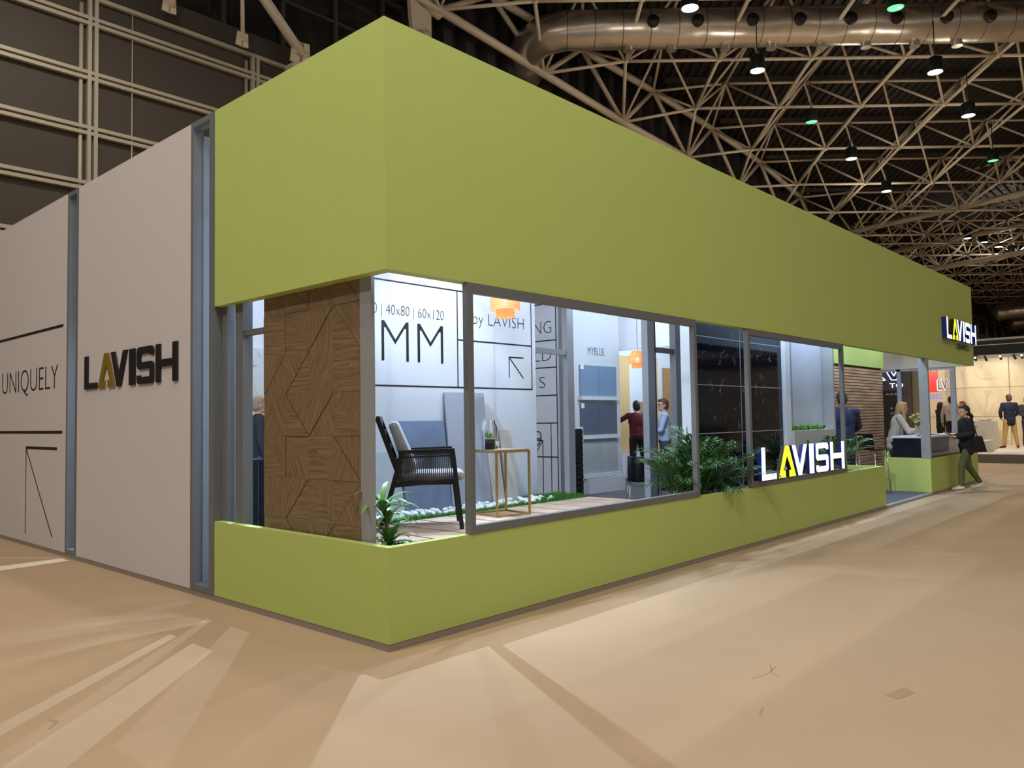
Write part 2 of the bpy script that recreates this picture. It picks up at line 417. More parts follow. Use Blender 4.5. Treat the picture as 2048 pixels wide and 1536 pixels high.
# cross girders between the bays
def girder(x, y0, y1, z0, z1, dz, label):
    g = thing('roof_girder', label, 'roof girder', (x, 17, z0))
    MB().tube([(x, y0, z0), (x, y1, z1)], .2, 10).build('chord_tube', CREAM, g, label='thick upper chord')
    MB().tube([(x-1.2, y0, z0-dz), (x-1.2, y1, z1-dz)], .2, 10).build('chord_tube', CREAM, g, label='thick lower chord')
    n = int(abs(y1-y0)/3.6); w = MB()
    for k in range(n):
        a = k/n; b = (k+.5)/n; c = (k+1)/n
        f = lambda t, l: Vector((x-(1.2 if l else 0), y0+(y1-y0)*t, z0+(z1-z0)*t-(dz if l else 0)))
        w.tube([f(a, 0), f(b, 1)], .08, 6); w.tube([f(b, 1), f(c, 0)], .08, 6)
    w.build('web_lattice', CREAM, g)
girder(55, 17, -34, 17.0, 20.2, 2.75, 'long cream tube girder dividing near and far roof bays')
girder(63, 17, -34, 14.2, 17.6, 2.2, 'second cream tube girder running across the far roof bay')
# corrugated roof sheets
rs = MB(); L = -30.; prof = []
while L < 60:
    prof += [(L, 0), (L+.16, 0), (L+.22, .1), (L+.38, .1)]; L += .44
DD = [12,20,30.6,35,39.4,44,48.6,53.2,60]
vv = []; ok = {}
for a, D in enumerate(DD):
    for k, (l, dz) in enumerate(prof):
        vv.append(W3(D, l, itp(ZU, D)+.35+dz))
N = len(prof); fs = []
for a in range(len(DD)-1):
    for k in range(N-1):
        q = (a*N+k, a*N+k+1, (a+1)*N+k+1, (a+1)*N+k)
        c = sum((vv[i] for i in q), Vector())/4
        if c.y < 18.5 and c.x < 58: fs.append(q)
rs.add(vv, fs); struct(rs.build('ceiling', ROOF))
rs2 = MB(); y = -45.; prof = []
while y < 17.4: prof += [(y, 0), (y+.2, 0), (y+.25, .12), (y+.45, .12)]; y += .5
N = len(prof); rs2.add([(56.5, p[0], 17.3+p[1]) for p in prof]+[(150, p[0], 16.2+p[1]) for p in prof], [(i, i+1, N+i+1, N+i) for i in range(N-1)])
struct(rs2.build('ceiling_far', ROOF))
# purlins under the roof sheets
pu = MB()
for D in (30.7, 35, 39.4, 44, 48.6, 53.2):
    a = W3(D, -8, itp(ZU, D)+.22); b = W3(D, 40, itp(ZU, D)+.22)
    while a.y > 17.2: a += RH
    while b.x > 55: b -= RH
    pu.bar(a, b, .12, .22)
struct(pu.build('trim_6', mat('purlin_brown', (70, 62, 52), .6)))

# wall columns with brackets
def wall_strut(top_, foot, label, r, big=True):
    g = thing('wall_strut', label, 'steel strut', foot)
    MB().tube([foot, top_], r, 12).build('tube', CREAM, g)
    b = MB()
    q_ = 1 if big else .55
    for dx in (-.16*q_, .16*q_): b.bar((foot[0]+dx, foot[1]+.05, foot[2]-.35*q_), (foot[0]+dx*.6, foot[1], foot[2]+.35*q_), .05, .4*q_)
    b.tube([(foot[0]-.28*q_, foot[1], foot[2]), (foot[0]+.28*q_, foot[1], foot[2])], .07*q_, 10)
    if big: b.box(foot[0]-.35, foot[0]+.35, foot[1]-.1, foot[1]+.3, foot[2]-.6, foot[2]-.42)
    b.build('bracket', CREAM, g)
wall_strut((8.3, 16.6, 14.6), (10.15, 16.75, 12.95), 'thick slanting cream strut footed on the brown wall beam', .16)
wall_strut((8.2, 16.8, 15.5), (8.25, 16.85, 12.75), 'thin upright cream post just left of the slanting strut', .06, False)
wall_strut((6.1, 16.8, 15.5), (6.1, 16.85, 12.95), 'short upright cream tube with clevis, farthest left on the beam', .14, False)
g = thing('wall_bracket', 'cream gusset bracket holding the long wall tube above the stand corner', 'bracket', (15.2, 16.9, 14.6))
b = MB(); b.prism([(-.65,1.5),(.35,1.2),(.35,-.8),(-.15,-.6),(-.55,.4)], (15.2, 16.7, 15.0), (1,0,0), (0,0,1), .18); b.tube([(14.7,16.6,15.2),(15.0,16.5,14.6)], .2, 10)
b.build('gusset', CREAM, g); MB().tube([(15.2,16.68,15.3),(15.2,16.55,15.3)], .17, 12).build('pin', CREAM, g)
MB().tube([(10.2, 17, 17.9), (16.2, 16.95, 16.5)], .2, 12).build('wall_chord', CREAM, g)

# silver air duct with nozzles
dg_ = thing('air_duct', 'fat silver round air duct hung in the roof with black nozzles', 'duct', W3(31, 15, 15.9))
pts = [W3(33.6, .75, 16.35), W3(32.7, .75, 16.7), W3(31.9, 1.0, 16.92), W3(31.3, 1.5, 17.02), W3(31, 2.4, 17.05)]+[W3(31, 2.4+2.2*k, 17.05+.01*k) for k in range(1, 16)]
MB().tube(pts, .76, 32).build('duct_pipe', DUCT, dg_)
ring = MB()
for k in range(0, 30):
    c = W3(31, 2.4+1.1*k, 17.05+.005*k); ring.tube([c-RH*.015, c+RH*.015], .768, 32)
ring.build('seam_rings', mat('duct_seam', (120, 110, 98), .4, .9), dg_)
BLKN = mat('nozzle_black', (24, 22, 20), .5)
for Lx in (5.75, 7.5, 9.65, 11.5, 13.5, 15.3, 17.25, 18.95):
    c = W3(31-.97*.76, Lx, 17.0); d = -FH
    nz = MB().tube([c+d*-.12, c+d*.1], .24, 20, cap=False); nz.tube([c+d*.1, c+d*.16, c+d*.12, c-d*.05], [.24, .2, .15, .13], 20)
    nz.build('nozzle', BLKN, dg_)
    c2 = W3(31, Lx-.9, 17.05-.8); MB().tube([c2+Vector((0,0,.12)), c2-Vector((0,0,.08))], .2, 16, smooth=False).build('outlet_collar', DUCT, dg_)
for (cx, y0, y1, z) in ((96, 14, -20, 12.4), (104, 14, -20, 12.0)):
    d3 = thing('air_duct', 'far silver air duct low at the end of the hall, the %s one' % ('nearer' if cx < 100 else 'farther'), 'duct', (cx, y0, z))
    MB().tube([(cx, y0+.6, z-.4), (cx, y0, z), (cx, y1, z)], .9, 20).build('duct_pipe', DUCT, d3)

# high bay hall lamps
HLC = (1.0, .92, .82)
def bay_lamp(x, y, z, glow, label, power, rod=2.2):
    g = thing('high_bay_lamp', label, 'ceiling lamp', (x, y, z), group='high bay lamps under the hall roof')
    b = MB(); b.tube([(0,0,.0),(0,0,.52),(0,0,.6)], [.27,.27,.14], 20, cap=False); b.tube([(0,0,.6),(0,0,rod)], .02, 6)
    b.build('housing', LAMPB, g, local=True)
    MB().tube([(0,0,.02),(0,0,.05)], .245, 20).build('diffuser', glow, g, local=True)
    if power: light('lamp_spill', 'POINT', (x, y, z-.1), power*.16, HLC, None, .25, parent=g)
    if power: light('lamp_light', 'SPOT', (x, y, z-.05), power, HLC, (x, y, 0), .25, 165, .6, g)
    return g
BL = [((18.5,7.92),LAMPW,'lit round hall lamp in front of the silver duct, brightest of all'), ((23.05,3.21),LAMPG,'green glowing hall lamp hanging before the duct at the picture top'),
      ((24.26,8.38),LAMPW,'lit white hall lamp just below the duct, left one of the pair'), ((29.11,3.6),LAMPW,'lit white hall lamp just below the duct, right one of the pair'),
      ((34.93,3.76),LAMPW,'lit hall lamp third down on the right row under the roof'), ((30.84,8.96),LAMPG,'green glowing hall lamp in the left row, middle of the roof'),
      ((37.19,9.46),LAMPW,'lit hall lamp right below the green one of the left row'), ((44.61,10.06),LAMPW,'lit hall lamp lowest of the left row, by the end of the near bay'),
      ((42.74,4.35),LAMPG,'green glowing hall lamp of the right row before the far bay'), ((62.0,9.73),LAMPW,'small distant hall lamp, first of the far row of four'),
      ((64.48,9.17),LAMPW,'small distant hall lamp, second of the far row of four'), ((67.19,8.73),LAMPW,'small distant hall lamp, third of the far row of four'), ((70.42,8.43),LAMPW,'small distant hall lamp, last of the far row of four')]
for (xy, gl_, lab) in BL:
    f_ = xy[0] > 60
    bay_lamp(xy[0], xy[1], 14.3 if not f_ else 14.3, gl_, lab, HALL_W*(0 if gl_ is LAMPG else 1.06)*(1 if not f_ else (1.2 if xy[0] > 66 else 0)), 2.0)
# the same lamps continue over the aisle behind and beside the camera
for (x, y, k) in ((-6,-7,1.1),(-3,-12,.8),(8,-11,.45),(20,-10,.4),(-11,2,2.3),(2,11,.8)):
    light('hall_lamp_light', 'SPOT', (x, y, 14.3), HALL_W*k, HLC, (x, y, 0), .25, 165, .6)
    light('hall_lamp_spill', 'POINT', (x, y, 14.2), HALL_W*k*.16, HLC, None, .25)
light('aisle_fill_light', 'SPOT', (-1.6, -3.4, 8.6), 540, HLC, (-.6, -2.0, 0), .2, 150, .7)  # unseen fill hung low, added to brighten the upper fascia near the corner
FLAME = mat('orange_glow', (255, 190, 90), .5, emit=(255, 170, 60), es=1.2)
for (a, b_, lab) in (((66, 5.0, 18.6),(72, 4.4, 19.0),'orange lit skylight strip under the far roof, upper one'), ((80, 6.0, 15.2),(88, 5.4, 16.0),'orange lit skylight strip under the far roof, lower one')):
    bb = MB(); bb.bar(a, b_, .8, .08); tag(bb.build('roof_light_strip', FLAME), lab, 'light strip')
# red service pipes on the far wall
rp = MB()
rp.tube([(70, 16.6, 11.6), (130, 16.6, 11.6)], .12, 6); rp.tube([(70, 16.6, 12.1), (130, 16.6, 12.1)], .08, 6)
for k in range(12): rp.tube([(72+5*k, 16.6, 11.6), (73+5*k, 16.6, 12.6)], .07, 6)
tag(rp.build('service_pipe', mat('red_pipe', (120, 40, 30), .5)), 'red service pipes running along the distant hall wall', 'pipe')

# ------------------------------------------------------------------ the stand shell
HT, HS, HL = 4.232, 2.514, .6735
g = thing('stand_fascia', 'large lime green upper fascia box wrapping the exhibition stand corner', 'fascia', (0, 0, HS))
b = MB(); b.prism([(0,0),(16.2,0),(16.2,.1),(.1,.1),(.1,2.34),(0,2.34)], (0,0,HT), (1,0,0), (0,1,0), HT-HS); b.build('green_panel', GREEN, g)
box(.101, 16.08, .1, .112, HS+.01, HT-.02).build('lining', IWHITE, g, label='unseen white lining added inside the long side against green bounce'); box(.1, .112, .113, 2.33, HS+.01, HT-.02).build('lining', IWHITE, g, label='unseen white lining added inside the short side against green bounce')  # white sheets out of view, added so green bounce stays off the interior
box(16.1, 16.2, .1, 6.9, HS, HT).build('end_panel', GREEN, g)
box(16.085, 16.1, .1, 6.9, HS, HT).build('lining', BEIGE, g, label='beige inner lining of the far end')
g = thing('low_wall', 'long lime green low wall wrapping round the stand corner', 'low wall', (0, 0, 0))
b = MB(); b.prism([(0,0),(10.0,0),(10.0,.6),(9.93,.6),(9.93,.07),(.07,.07),(.07,2.34),(0,2.34)], (0,0,HL), (1,0,0), (0,1,0), HL-.05); b.build('green_panel', GREEN, g)
b = MB(); b.prism([(.004,.004),(9.996,.004),(9.996,.066),(.066,.066),(.066,10.5),(.004,10.5)], (0,0,.05), (1,0,0), (0,1,0), .05); b.build('skirting', SKIRT, g, label='grey skirting strip at the carpet')
tag(box(.07, 16.2, .07, 9.0, 0, .04).build('stand_floor', IFLOOR), 'dark charcoal carpet floor inside the stand', 'floor covering')
tag(box(10.0, 12.58, -.01, .068, 0, .042).build('threshold_strip', LGREY), 'pale metal edge strip at the open stand entrance', 'edge strip')

# white outer panels with graphics
g = thing('white_panel', 'tall white outer wall panel carrying the black and gold logo', 'wall panel', (0, 2.78, 0))
box(0, .06, 2.78, 5.54, .05, HT).build('board', WHITE, g)
g2_ = thing('white_panel', 'tall white outer wall panel with thin black lines and arrow', 'wall panel', (0, 5.88, 0))
box(0, .06, 5.88, 10.5, .05, HT).build('board', WHITE, g2_)
ln = MB(); o_ = (0, 0, 0)
for p, q, w in (((-10.5,2.69),(-6.0,2.69),.034), ((-10.5,1.435),(-6.0,1.435),.034), ((-7.3,1.24),(-6.17,1.24),.034), ((-7.29,1.25),(-7.29,.15),.022), ((-7.3,1.24),(-6.31,.19),.022)):
    rod_line(ln, o_, U_L, p, q, w)
ln.build('printed_line', BLACK, g2_)
text('UNIQUELY', 'printed_text', BLACK, g2_, (0, 8.33, 1.90), U_L, 2.17, .34, thin=-.018)

# logo letters
def letters():
    A = [(0,0),(.385,1),(.615,1),(1,0),(.60,0),(.60,.22),(.73,.22),(.5,.68),(.27,.22),(.40,.22),(.40,0)]
    V = [(0,1),(.23,1),(.5,.33),(.77,1),(1,1),(.615,0),(.385,0)]
    Lp = [(0,1),(.25,1),(.25,.18),(1,.18),(1,0),(0,0)]
    I = [(0,0),(1,0),(1,1),(0,1)]
    H = [(0,0),(.2,0),(.2,.40),(.8,.40),(.8,0),(1,0),(1,1),(.8,1),(.8,.59),(.2,.59),(.2,1),(0,1)]
    c = .1
    S = [(.0,.14),(.0,.24),(.2,.24),(.2,.19),(.8,.19),(.8,.40),(c,.40),(0,.50),(0,.89),(.03,.96),(.12,1),(.88,1),(.97,.96),(1,.89),(1,.76),(.8,.76),(.8,.81),(.2,.81),(.2,.59),(.88,.59),(.97,.55),(1,.49),(1,.11),(.97,.04),(.88,0),(.12,0),(.03,.04)]
    return [('L',Lp,0,.152),('A',A,.173,.366),('V',V,.325,.504),('I',I,.530,.587),('S',S,.612,.777),('H',H,.803,1.0)]
def logo(g, o, u, w, h, depth, mw, my, sw, sy):
    o = Vector(o); u = Vector(u)
    for ch, poly, a, b_ in letters():
        P = [((a+(b_-a)*x)*w, y*h) for x, y in poly]
        # orientation must be counter-clockwise
        ar = sum(P[i][0]*P[(i+1) % len(P)][1]-P[(i+1) % len(P)][0]*P[i][1] for i in range(len(P)))
        if ar < 0: P = P[::-1]
        mb = MB(); mb.prism(P, o, u, (0,0,1), depth, 0, 1)
        y_ = ch == 'A'
        mb.build('letter', [my if y_ else mw, sy if y_ else sw], g, label='yellow arrow letter A' if y_ else None)
g = thing('logo_lettering', 'flat black logo lettering with gold arrow letter on the white panel', 'sign', (-.02, 4.15, 1.91))
logo(g, (-.02, 5.28, 1.905), U_L, 2.26, .365, .02, BLACK, GOLDPAINT, BLACK, GOLDPAINT)
g = thing('illuminated_sign', 'glowing white and yellow logo letters standing on the low wall', 'sign', (6.8, -.04, .76))
logo(g, (5.50, -.03, .74), U_R, 2.66, .385, .05, LETW, LETY, SIDEW, SIDEY)
g = thing('illuminated_sign', 'glowing logo letters mounted high on the far end of the green fascia', 'sign', (14.9, -.1, 2.95))
logo(g, (13.70, -.09, 2.955), U_R, 2.38, .42, .085, LETW, LETY, SIDEW, SIDEY)
g = thing('small_lettering', 'small black raised lettering just beneath the fascia logo', 'sign', (15.2, -.03, 2.8))
for dd in (.03, .012): text('CERAMICS', 'letters', mat('gloss_black', (18, 18, 14), .15), g, (14.72, 0, 2.80), U_R, 1.02, .12, dd, 0, 1.25)

# lit slots between panels
def slot(y0, y1, z1, label, wide):
    g = thing('slot_frame', label, 'metal frame', (0, y0, 0))
    w = .085 if wide else .05
    box(-.005, .09, y0, y0+w, .05, z1).build('upright', GREY, g); box(-.005, .09, y1-.04, y1, .05, z1).build('upright', GREY, g)
    if wide: box(.02, .1, y0+w+.012, y0+w+.05, .05, z1).build('upright', GREY, g)
    box(-.004, .09, y0+w, y1-.04, .05, .1).build('sill', GREY, g); box(-.004, .09, y0+w, y1-.04, z1-.05, z1).build('head', GREY, g)
    box(.09, .42, y1-.05, y1-.01, .04, z1-.1).build('jamb', mat('jamb_grey', (140, 150, 162), .5), g, label='pale blue lit inner jamb')
slot(2.345, 2.775, HT, 'grey metal frame of the tall lit slot beside the green fascia', True)
slot(5.545, 5.875, HT, 'grey metal frame of the tall lit slot between the white panels', False)

# wood clad pillar of chopped wood tiles on the left opening
def wood_panel():
    me = bpy.data.meshes.new('tile_face'); V = []; F = []; UV = []
    y0, y1, z0, z1 = .42, 1.70, .5, 2.62; s = .32; rnd = random.Random(3)
    ny = 4; nz = 7; s_y = (y1-y0)/ny
    for a in range(ny):
        for k in range(nz):
            ya = y1-a*s_y; yb = ya-s_y; za = z0+k*s-.06; zb = za+s
            q = [(ya, za), (yb, za), (yb, zb), (ya, zb)]
            diag = rnd.random() < .5
            tris = ((0,1,2),(0,2,3)) if diag else ((0,1,3),(1,2,3))
            for ti, t in enumerate(tris):
                ang = rnd.choice((0, PI/2, PI/3, -PI/3, 0)) + rnd.uniform(-.05, .05); off = (rnd.uniform(0, 20), rnd.uniform(0, 20))
                dx = rnd.uniform(0, .006); n = len(V)
                for i in t:
                    V.append((.10-dx, q[i][0], q[i][1])); u_, v_ = q[i]
                    UV.append((u_*math.cos(ang)+v_*math.sin(ang)+off[0], -u_*math.sin(ang)+v_*math.cos(ang)+off[1]))
                F.append((n, n+1, n+2))
    g = thing('wood_pillar', 'brown pillar clad in chopped wood mosaic tiles at the stand corner', 'pillar', (.1, 1.0, .04))
    me.from_pydata([(v[0]-.1, v[1]-1.0, v[2]-.04) for v in V], [], F); l = me.uv_layers.new(name='uv')
    for i, u_ in enumerate(UV): l.data[i].uv = u_
    me.materials.append(WOODT); o = bpy.data.objects.new('tile_face', me); C.objects.link(o); o.parent = g
    box(.101, .20, .42, 1.70, .04, 2.62).build('core', mat('pillar_core', (100, 78, 54), .6), g)
wood_panel()
tag(box(.095, .125, .285, .415, .04, 2.62).build('metal_post', LGREY), 'flat grey metal post between the wood pillar and the corner opening', 'post')
tag(box(.07, .14, 2.255, 2.338, .04, 2.6).build('metal_post', GREY), 'grey post at the left edge of the left opening', 'post')
g = thing('partition_frame', 'grey frame with crossbar in the left opening beside the wood pillar', 'metal frame', (.1, 2.0, .04))
box(.07, .16, 1.99, 2.115, .04, 2.6).build('upright', GREY, g); box(.09, .14, 1.70, 1.99, 2.24, 2.285).build('crossbar', GREY, g)

# window frames on the long side
def win(x0, x1, z0, z1, label, m):
    g = thing('window_frame', label, 'window frame', (x0, 0, z0))
    w = .058; d0, d1 = -.012, .045
    box(x0, x0+w, d0, d1, z0, z1).build('upright', m, g, bevel=.004); box(x1-w, x1, d0, d1, z0, z1).build('upright', m, g, bevel=.004)
    box(x0+w, x1-w, d0, d1, z0, z0+.06).build('sill_bar', m, g, bevel=.004); box(x0+w, x1-w, d0, d1, z1-.07, z1).build('head_bar', m, g, bevel=.004)
    return g
win(.745, 4.09, .676, 2.508, 'large grey metal window frame with chair and table behind', GREY)
win(5.27, 8.32, .676, 2.508, 'grey metal window frame round the glowing letters', GREY)

# ------------------------------------------------------------------ display platform
DK = .60
g = thing('display_deck', 'raised pale wood deck behind the low wall', 'deck', (0, 0, .04))
b = MB(); x = .12
while x < 3.95: b.box(x, min(x+.318, 4.05), .46 if x < .55 else .1, 1.40, DK-.03, DK); x += .345
b.build('boards', DECK, g); box(.1, 4.05, .1, 1.84, .04, DK-.031).build('base', mat('deck_base', (44, 36, 30), .8), g)
gr = MB(); rnd = random.Random(5)
def tuft(x0, x1, y0, y1, n, h=.025, z=DK):
    for _ in range(n):
        x, y = rnd.uniform(x0, x1), rnd.uniform(y0, y1); a = rnd.uniform(0, 2*PI); w = .004; hh = h*rnd.uniform(.5, 1.3)
        gr.add([(x-w*math.cos(a), y-w*math.sin(a), z), (x+w*math.cos(a), y+w*math.sin(a), z), (x+rnd.uniform(-.012,.012), y+rnd.uniform(-.012,.012), z+hh)], [(0,1,2)])
gr.box(.1, 4.0, 1.40, 1.84, DK-.03, DK-.004); gr.box(.1, .55, .1, .455, DK-.03, DK-.002)
tuft(.1, 4.0, 1.40, 1.49, 3500, .02); tuft(3.35, 4.02, 1.42, 1.84, 2200, .05); tuft(.1, .55, .1, .45, 900, .03)
o = gr.build('artificial_grass', GRASS); tag(o, 'strip of green artificial grass along the deck edge', 'grass'); o['kind'] = 'stuff'
pm = MB().ell((0,0,0), (.042, .034, .026), 8, 6); pm2 = MB().ell((0,0,0), (.034, .04, .03), 7, 5)
protos = [pm.build('pebble', PEB), pm2.build('pebble', PEB)]
first = True; cnt = 0
for k in range(190):
    x = 1.0+2.55*(k/190)+rnd.uniform(-.03,.03); y = rnd.uniform(1.50, 1.74); layer = rnd.random() < .35
    src = protos[k % 2]
    o = src if k < 2 else src.copy()
    if k >= 2: C.objects.link(o)
    o.location = (x, y, DK+.016+(.02 if layer else 0)); o.rotation_euler = (rnd.uniform(-.4,.4), rnd.uniform(-.4,.4), rnd.uniform(0,6))
    s_ = rnd.uniform(.55, 1.0); o.scale = (s_, s_, s_)
    tag(o, 'white rounded pebble in the strip below the leaning tiles', 'pebble', 'white pebbles along the graphic wall')

# graphic wall behind the display
g = thing('graphic_wall', 'pale wall with large thin black lettering behind the display chair', 'wall panel', (.45, 1.85, .04))
box(.45, 3.67, 1.85, 1.93, .04, 4.2).build('board', IWHITE, g)
ln = MB(); wd = .014
for p, q in (((.6,2.86),(3.6,2.86)), ((.6,1.845),(3.6,1.845)), ((2.42,2.86),(2.42,1.845)), ((3.6,2.867),(3.6,1.838)), ((2.42,2.345),(3.6,2.345))):
    rod_line(ln, (0,1.85,0), U_R, p, q, wd)
for p, q in (((3.21,2.2),(3.46,2.2)), ((3.215,2.205),(3.215,1.97)), ((3.215,2.2),(3.45,1.97))): rod_line(ln, (0,1.85,0), U_R, p, q, .013)
ln.build('printed_line', BLACK, g)
text('0', 'printed_text', BLACK, g, (.98, 1.85, 2.085), U_R, .345, .385, thin=-.022); text('M', 'printed_text', BLACK, g, (1.42, 1.85, 2.085), U_R, .335, .385, thin=-.022); text('M', 'printed_text', BLACK, g, (1.87, 1.85, 2.085), U_R, .345, .385, thin=-.022)
text('90 | 40x80 | 60x120', 'printed_text', BLACK, g, (1.26, 1.85, 2.50), U_R, .97, .13, thin=-.022)
text('by LAVISH', 'printed_text', BLACK, g, (2.65, 1.85, 2.49), U_R, .82, .165, thin=-.022)
# second graphic wall seen through the gap
g = thing('graphic_wall', 'grey lettered wall seen through the gap right of the display', 'wall panel', (8.15, 5.3, .04))
box(8.15, 8.2, 5.1, 8.2, .04, 4.2).build('board', mat('grey_print_wall', (168, 172, 180), .6), g)
ln = MB()
for z in (3.68, 2.98, 2.47, 1.945, 1.425, .79): rod_line(ln, (8.15,0,0), U_L, (-6.6, z), (-5.17, z), .022)
rod_line(ln, (8.15,0,0), U_L, (-5.17, 3.69), (-5.17, .04), .022); rod_line(ln, (8.15,0,0), U_L, (-5.33, 1.425), (-5.33, .04), .018)
for p, q in (((-5.75,1.10),(-5.53,1.10)), ((-5.535,1.10),(-5.535,.06)), ((-5.75,.8),(-5.535,1.10))): rod_line(ln, (8.15,0,0), U_L, p, q, .02)
ln.build('printed_line', BLACK, g)
for s_, y0, w, z, h in (('NG', 5.72, .44, 3.12, .23), ('LD', 5.70, .40, 2.60, .2), ('S', 5.60, .15, 2.09, .21), ('9', 5.75, .19, .98, .3)):
    text(s_, 'printed_text', BLACK, g, (8.15, y0, z), U_L, w, h, thin=-.02)

# posts and partitions behind
def post(x0, x1, y0, y1, label, m=LGREY, z1=4.1): return tag(box(x0, x1, y0, y1, .04, z1).build('metal_post', m), label, 'post')
post(8.12, 8.22, 4.86, 5.09, 'dark steel post at the end of the grey lettered wall', GREY)
g = thing('partition_frame', 'pale post with crossbar just right of the grey lettered wall', 'metal frame', (6.5, 3.6, .04))
box(6.44, 6.60, 3.56, 3.66, .04, 4.1).build('upright', LGREY, g); box(3.7, 6.44, 3.58, 3.64, 2.50, 2.58).build('crossbar', LGREY, g)
g = thing('partition_frame', 'grey glazed partition frame right of the woven pendant lamp', 'glass partition', (6.7, 2.0, .04))
box(6.24, 6.42, 1.96, 2.06, .04, 4.1).build('upright', LGREY, g); box(6.42, 6.47, 1.97, 2.05, .04, 4.1).build('gasket', BLKMET, g)
box(7.0, 7.14, 1.96, 2.06, .04, 4.1).build('upright', LGREY, g); box(6.47, 7.0, 1.98, 2.04, 2.44, 2.51).build('crossbar', GREY, g)

# tile display wall with the shelf ledges
g = thing('display_wall', 'white wall unit with ledges holding blue and grey sample tiles', 'display unit', (9.5, 5.2, .04))
box(8.76, 10.3, 5.24, 6.1, .04, 4.1).build('body', IWHITE, g)
for z in (1.86, 1.10, .34): box(8.88, 10.16, 5.14, 5.24, z, z+.075).build('ledge', IWHITE, g)
box(8.98, 10.2, 5.08, 5.24, .04, .33).build('plinth', IWHITE, g)
text('MYBLUE', 'printed_text', BLACK, g, (9.22, 5.24, 2.76), U_R, .55, .15, thin=-.012)
for z, h, m, nm in ((1.935, .61, T_BLUE, 'light blue'), (1.175, .61, T_SLATE, 'slate blue'), (.415, .62, T_LIGHT, 'light grey')):
    for k, side in enumerate(('left', 'right')):
        x0 = 8.92+.61*k
        tag(box(x0, x0+.60, 5.205, 5.235, z, z+h).build('sample_tile', m), '%s stone tile on the display wall ledge, %s one of its row' % (nm, side), 'tile', 'tiles on the blue display wall')
for z in (2.5, 1.74): tag(box(8.92, 9.02, 5.195, 5.2, z-.04, z+.06).build('price_tag', TAG), 'small white tag on the corner of the %s tile' % ('light blue' if z > 2 else 'slate blue'), 'tag')
g = thing('sample_rack', 'tall black rack of thin sample trays in a white surround', 'rack', (8.35, 4.9, .04))
b = MB(); b.box(8.13, 8.60, 4.92, 5.08, 1.31, 1.345); b.box(8.565, 8.60, 4.92, 5.08, .04, 1.31); b.build('surround', IWHITE, g)
for k in range(12): box(8.14, 8.56, 4.90, 5.06, .06+.104*k, .145+.104*k).build('tray', mat('rack_tray', (22, 22, 24), .5), g)
# header over the inner room, back wall with oak boards
tag(box(10.31, 10.37, 3.97, 6.1, 2.9, 4.1).build('header_panel', IWHITE), 'hanging white header panel over the inner room entrance', 'header')
struct(box(10.4, 16.2, 6.95, 7.05, .04, 4.1).build('wall_back', IWHITE))
struct(box(16.1, 16.2, 5.0, 7.0, .04, 2.5).build('wall_end', IWHITE))
tag(box(12.5, 15.9, 6.72, 6.945, .04, .65).build('plinth_bench', IWHITE), 'long white plinth below the oak sample boards', 'plinth')
for k, (x0, x1, m, z1, lab) in enumerate(((12.62, 13.14, OAK, 3.03, 'tall light oak sample board left of the man in maroon'), (13.5, 13.82, OAK2, 1.9, 'short oak swatch board under the bright light strip'), (14.0, 14.45, OAK, 3.05, 'tall light oak sample board right of the man in maroon'), (14.75, 15.05, OAK2, 2.8, 'brown oak sample board behind the glazed partition'), (15.1, 15.35, OAK, 2.8, 'narrow light oak board behind the man in a blue shirt'))):
    tag(box(x0, x1, 6.9, 6.94, .66, z1).build('sample_board', m), lab, 'sample board', 'oak boards on the back wall')

# leaning tiles on the display deck
def lean(x0, x1, z1, m, lab, y=1.74):
    o = MB(); o.add([(x0,y-.02,DK),(x1,y-.02,DK),(x1,y+.0,DK),(x0,y+.0,DK),(x0,y+.085,z1),(x1,y+.085,z1),(x1,y+.105,z1),(x0,y+.105,z1)], [(0,3,2,1),(4,5,6,7),(0,1,5,4),(1,2,6,5),(2,3,7,6),(3,0,4,7)])
    return tag(o.build('stone_slab', m), lab, 'tile slab')
lean(1.0, 1.59, 1.21, T_LIGHT, 'pale grey slab leaning low behind the chair back')
lean(1.60, 2.19, 1.50, T_STEEL, 'steel blue slab leaning behind the lounge chair', 1.735)
lean(2.20, 2.77, 1.79, T_GREY, 'tallest speckled grey slab leaning on the lettered wall', 1.735)
lean(2.80, 2.985, 1.28, T_BEIGE, 'narrow pale plank tile leaning behind the glass terrarium', 1.74)
lean(3.02, 3.195, 1.39, T_BEIGE, 'narrow beige plank tile standing rightmost against the lettered wall', 1.74)

# marble storage block, niche unit and slatted wall
g = thing('marble_block', 'black veined marble clad block behind the planter palms', 'marble wall', (6.6, .7, .04))
box(5.37, 7.86, .72, .90, .04, 4.1).build('body', BMARB, g)
j = MB()
for z in (.70, 1.29, 1.895, 2.50): j.box(5.37, 7.86, .715, .72, z-.005, z+.005)
for x in (6.55,): j.box(x-.005, x+.005, .715, .72, .04, 4.1)
j.build('joints', mat('tile_joint', (150, 160, 180), .6), g)
box(5.32, 5.365, .70, .90, .04, 4.1).build('side_panel', IWHITE, g, label='pale side panel')
g = thing('niche_unit', 'white display unit with sample slot, grey board and hedge ledge', 'display unit', (8.8, .7, .04))
box(7.865, 8.02, .66, 1.3, .04, 4.1).build('side_post', IWHITE, g); box(8.02, 9.60, 1.0, 1.3, .04, 4.1).build('back', IWHITE, g)
box(8.02, 9.60, .62, .999, .04, 1.27).build('box_front', mat('putty_panel', (170, 170, 168), .6), g); box(8.42, 9.58, .8, .86, 1.27, 2.66).build('grey_board', mat('grey_board', (176, 184, 196), .6), g)
box(9.60, 9.66, .62, 1.3, .04, 4.1).build('side_post', mat('putty_post', (150, 150, 150), .6), g)
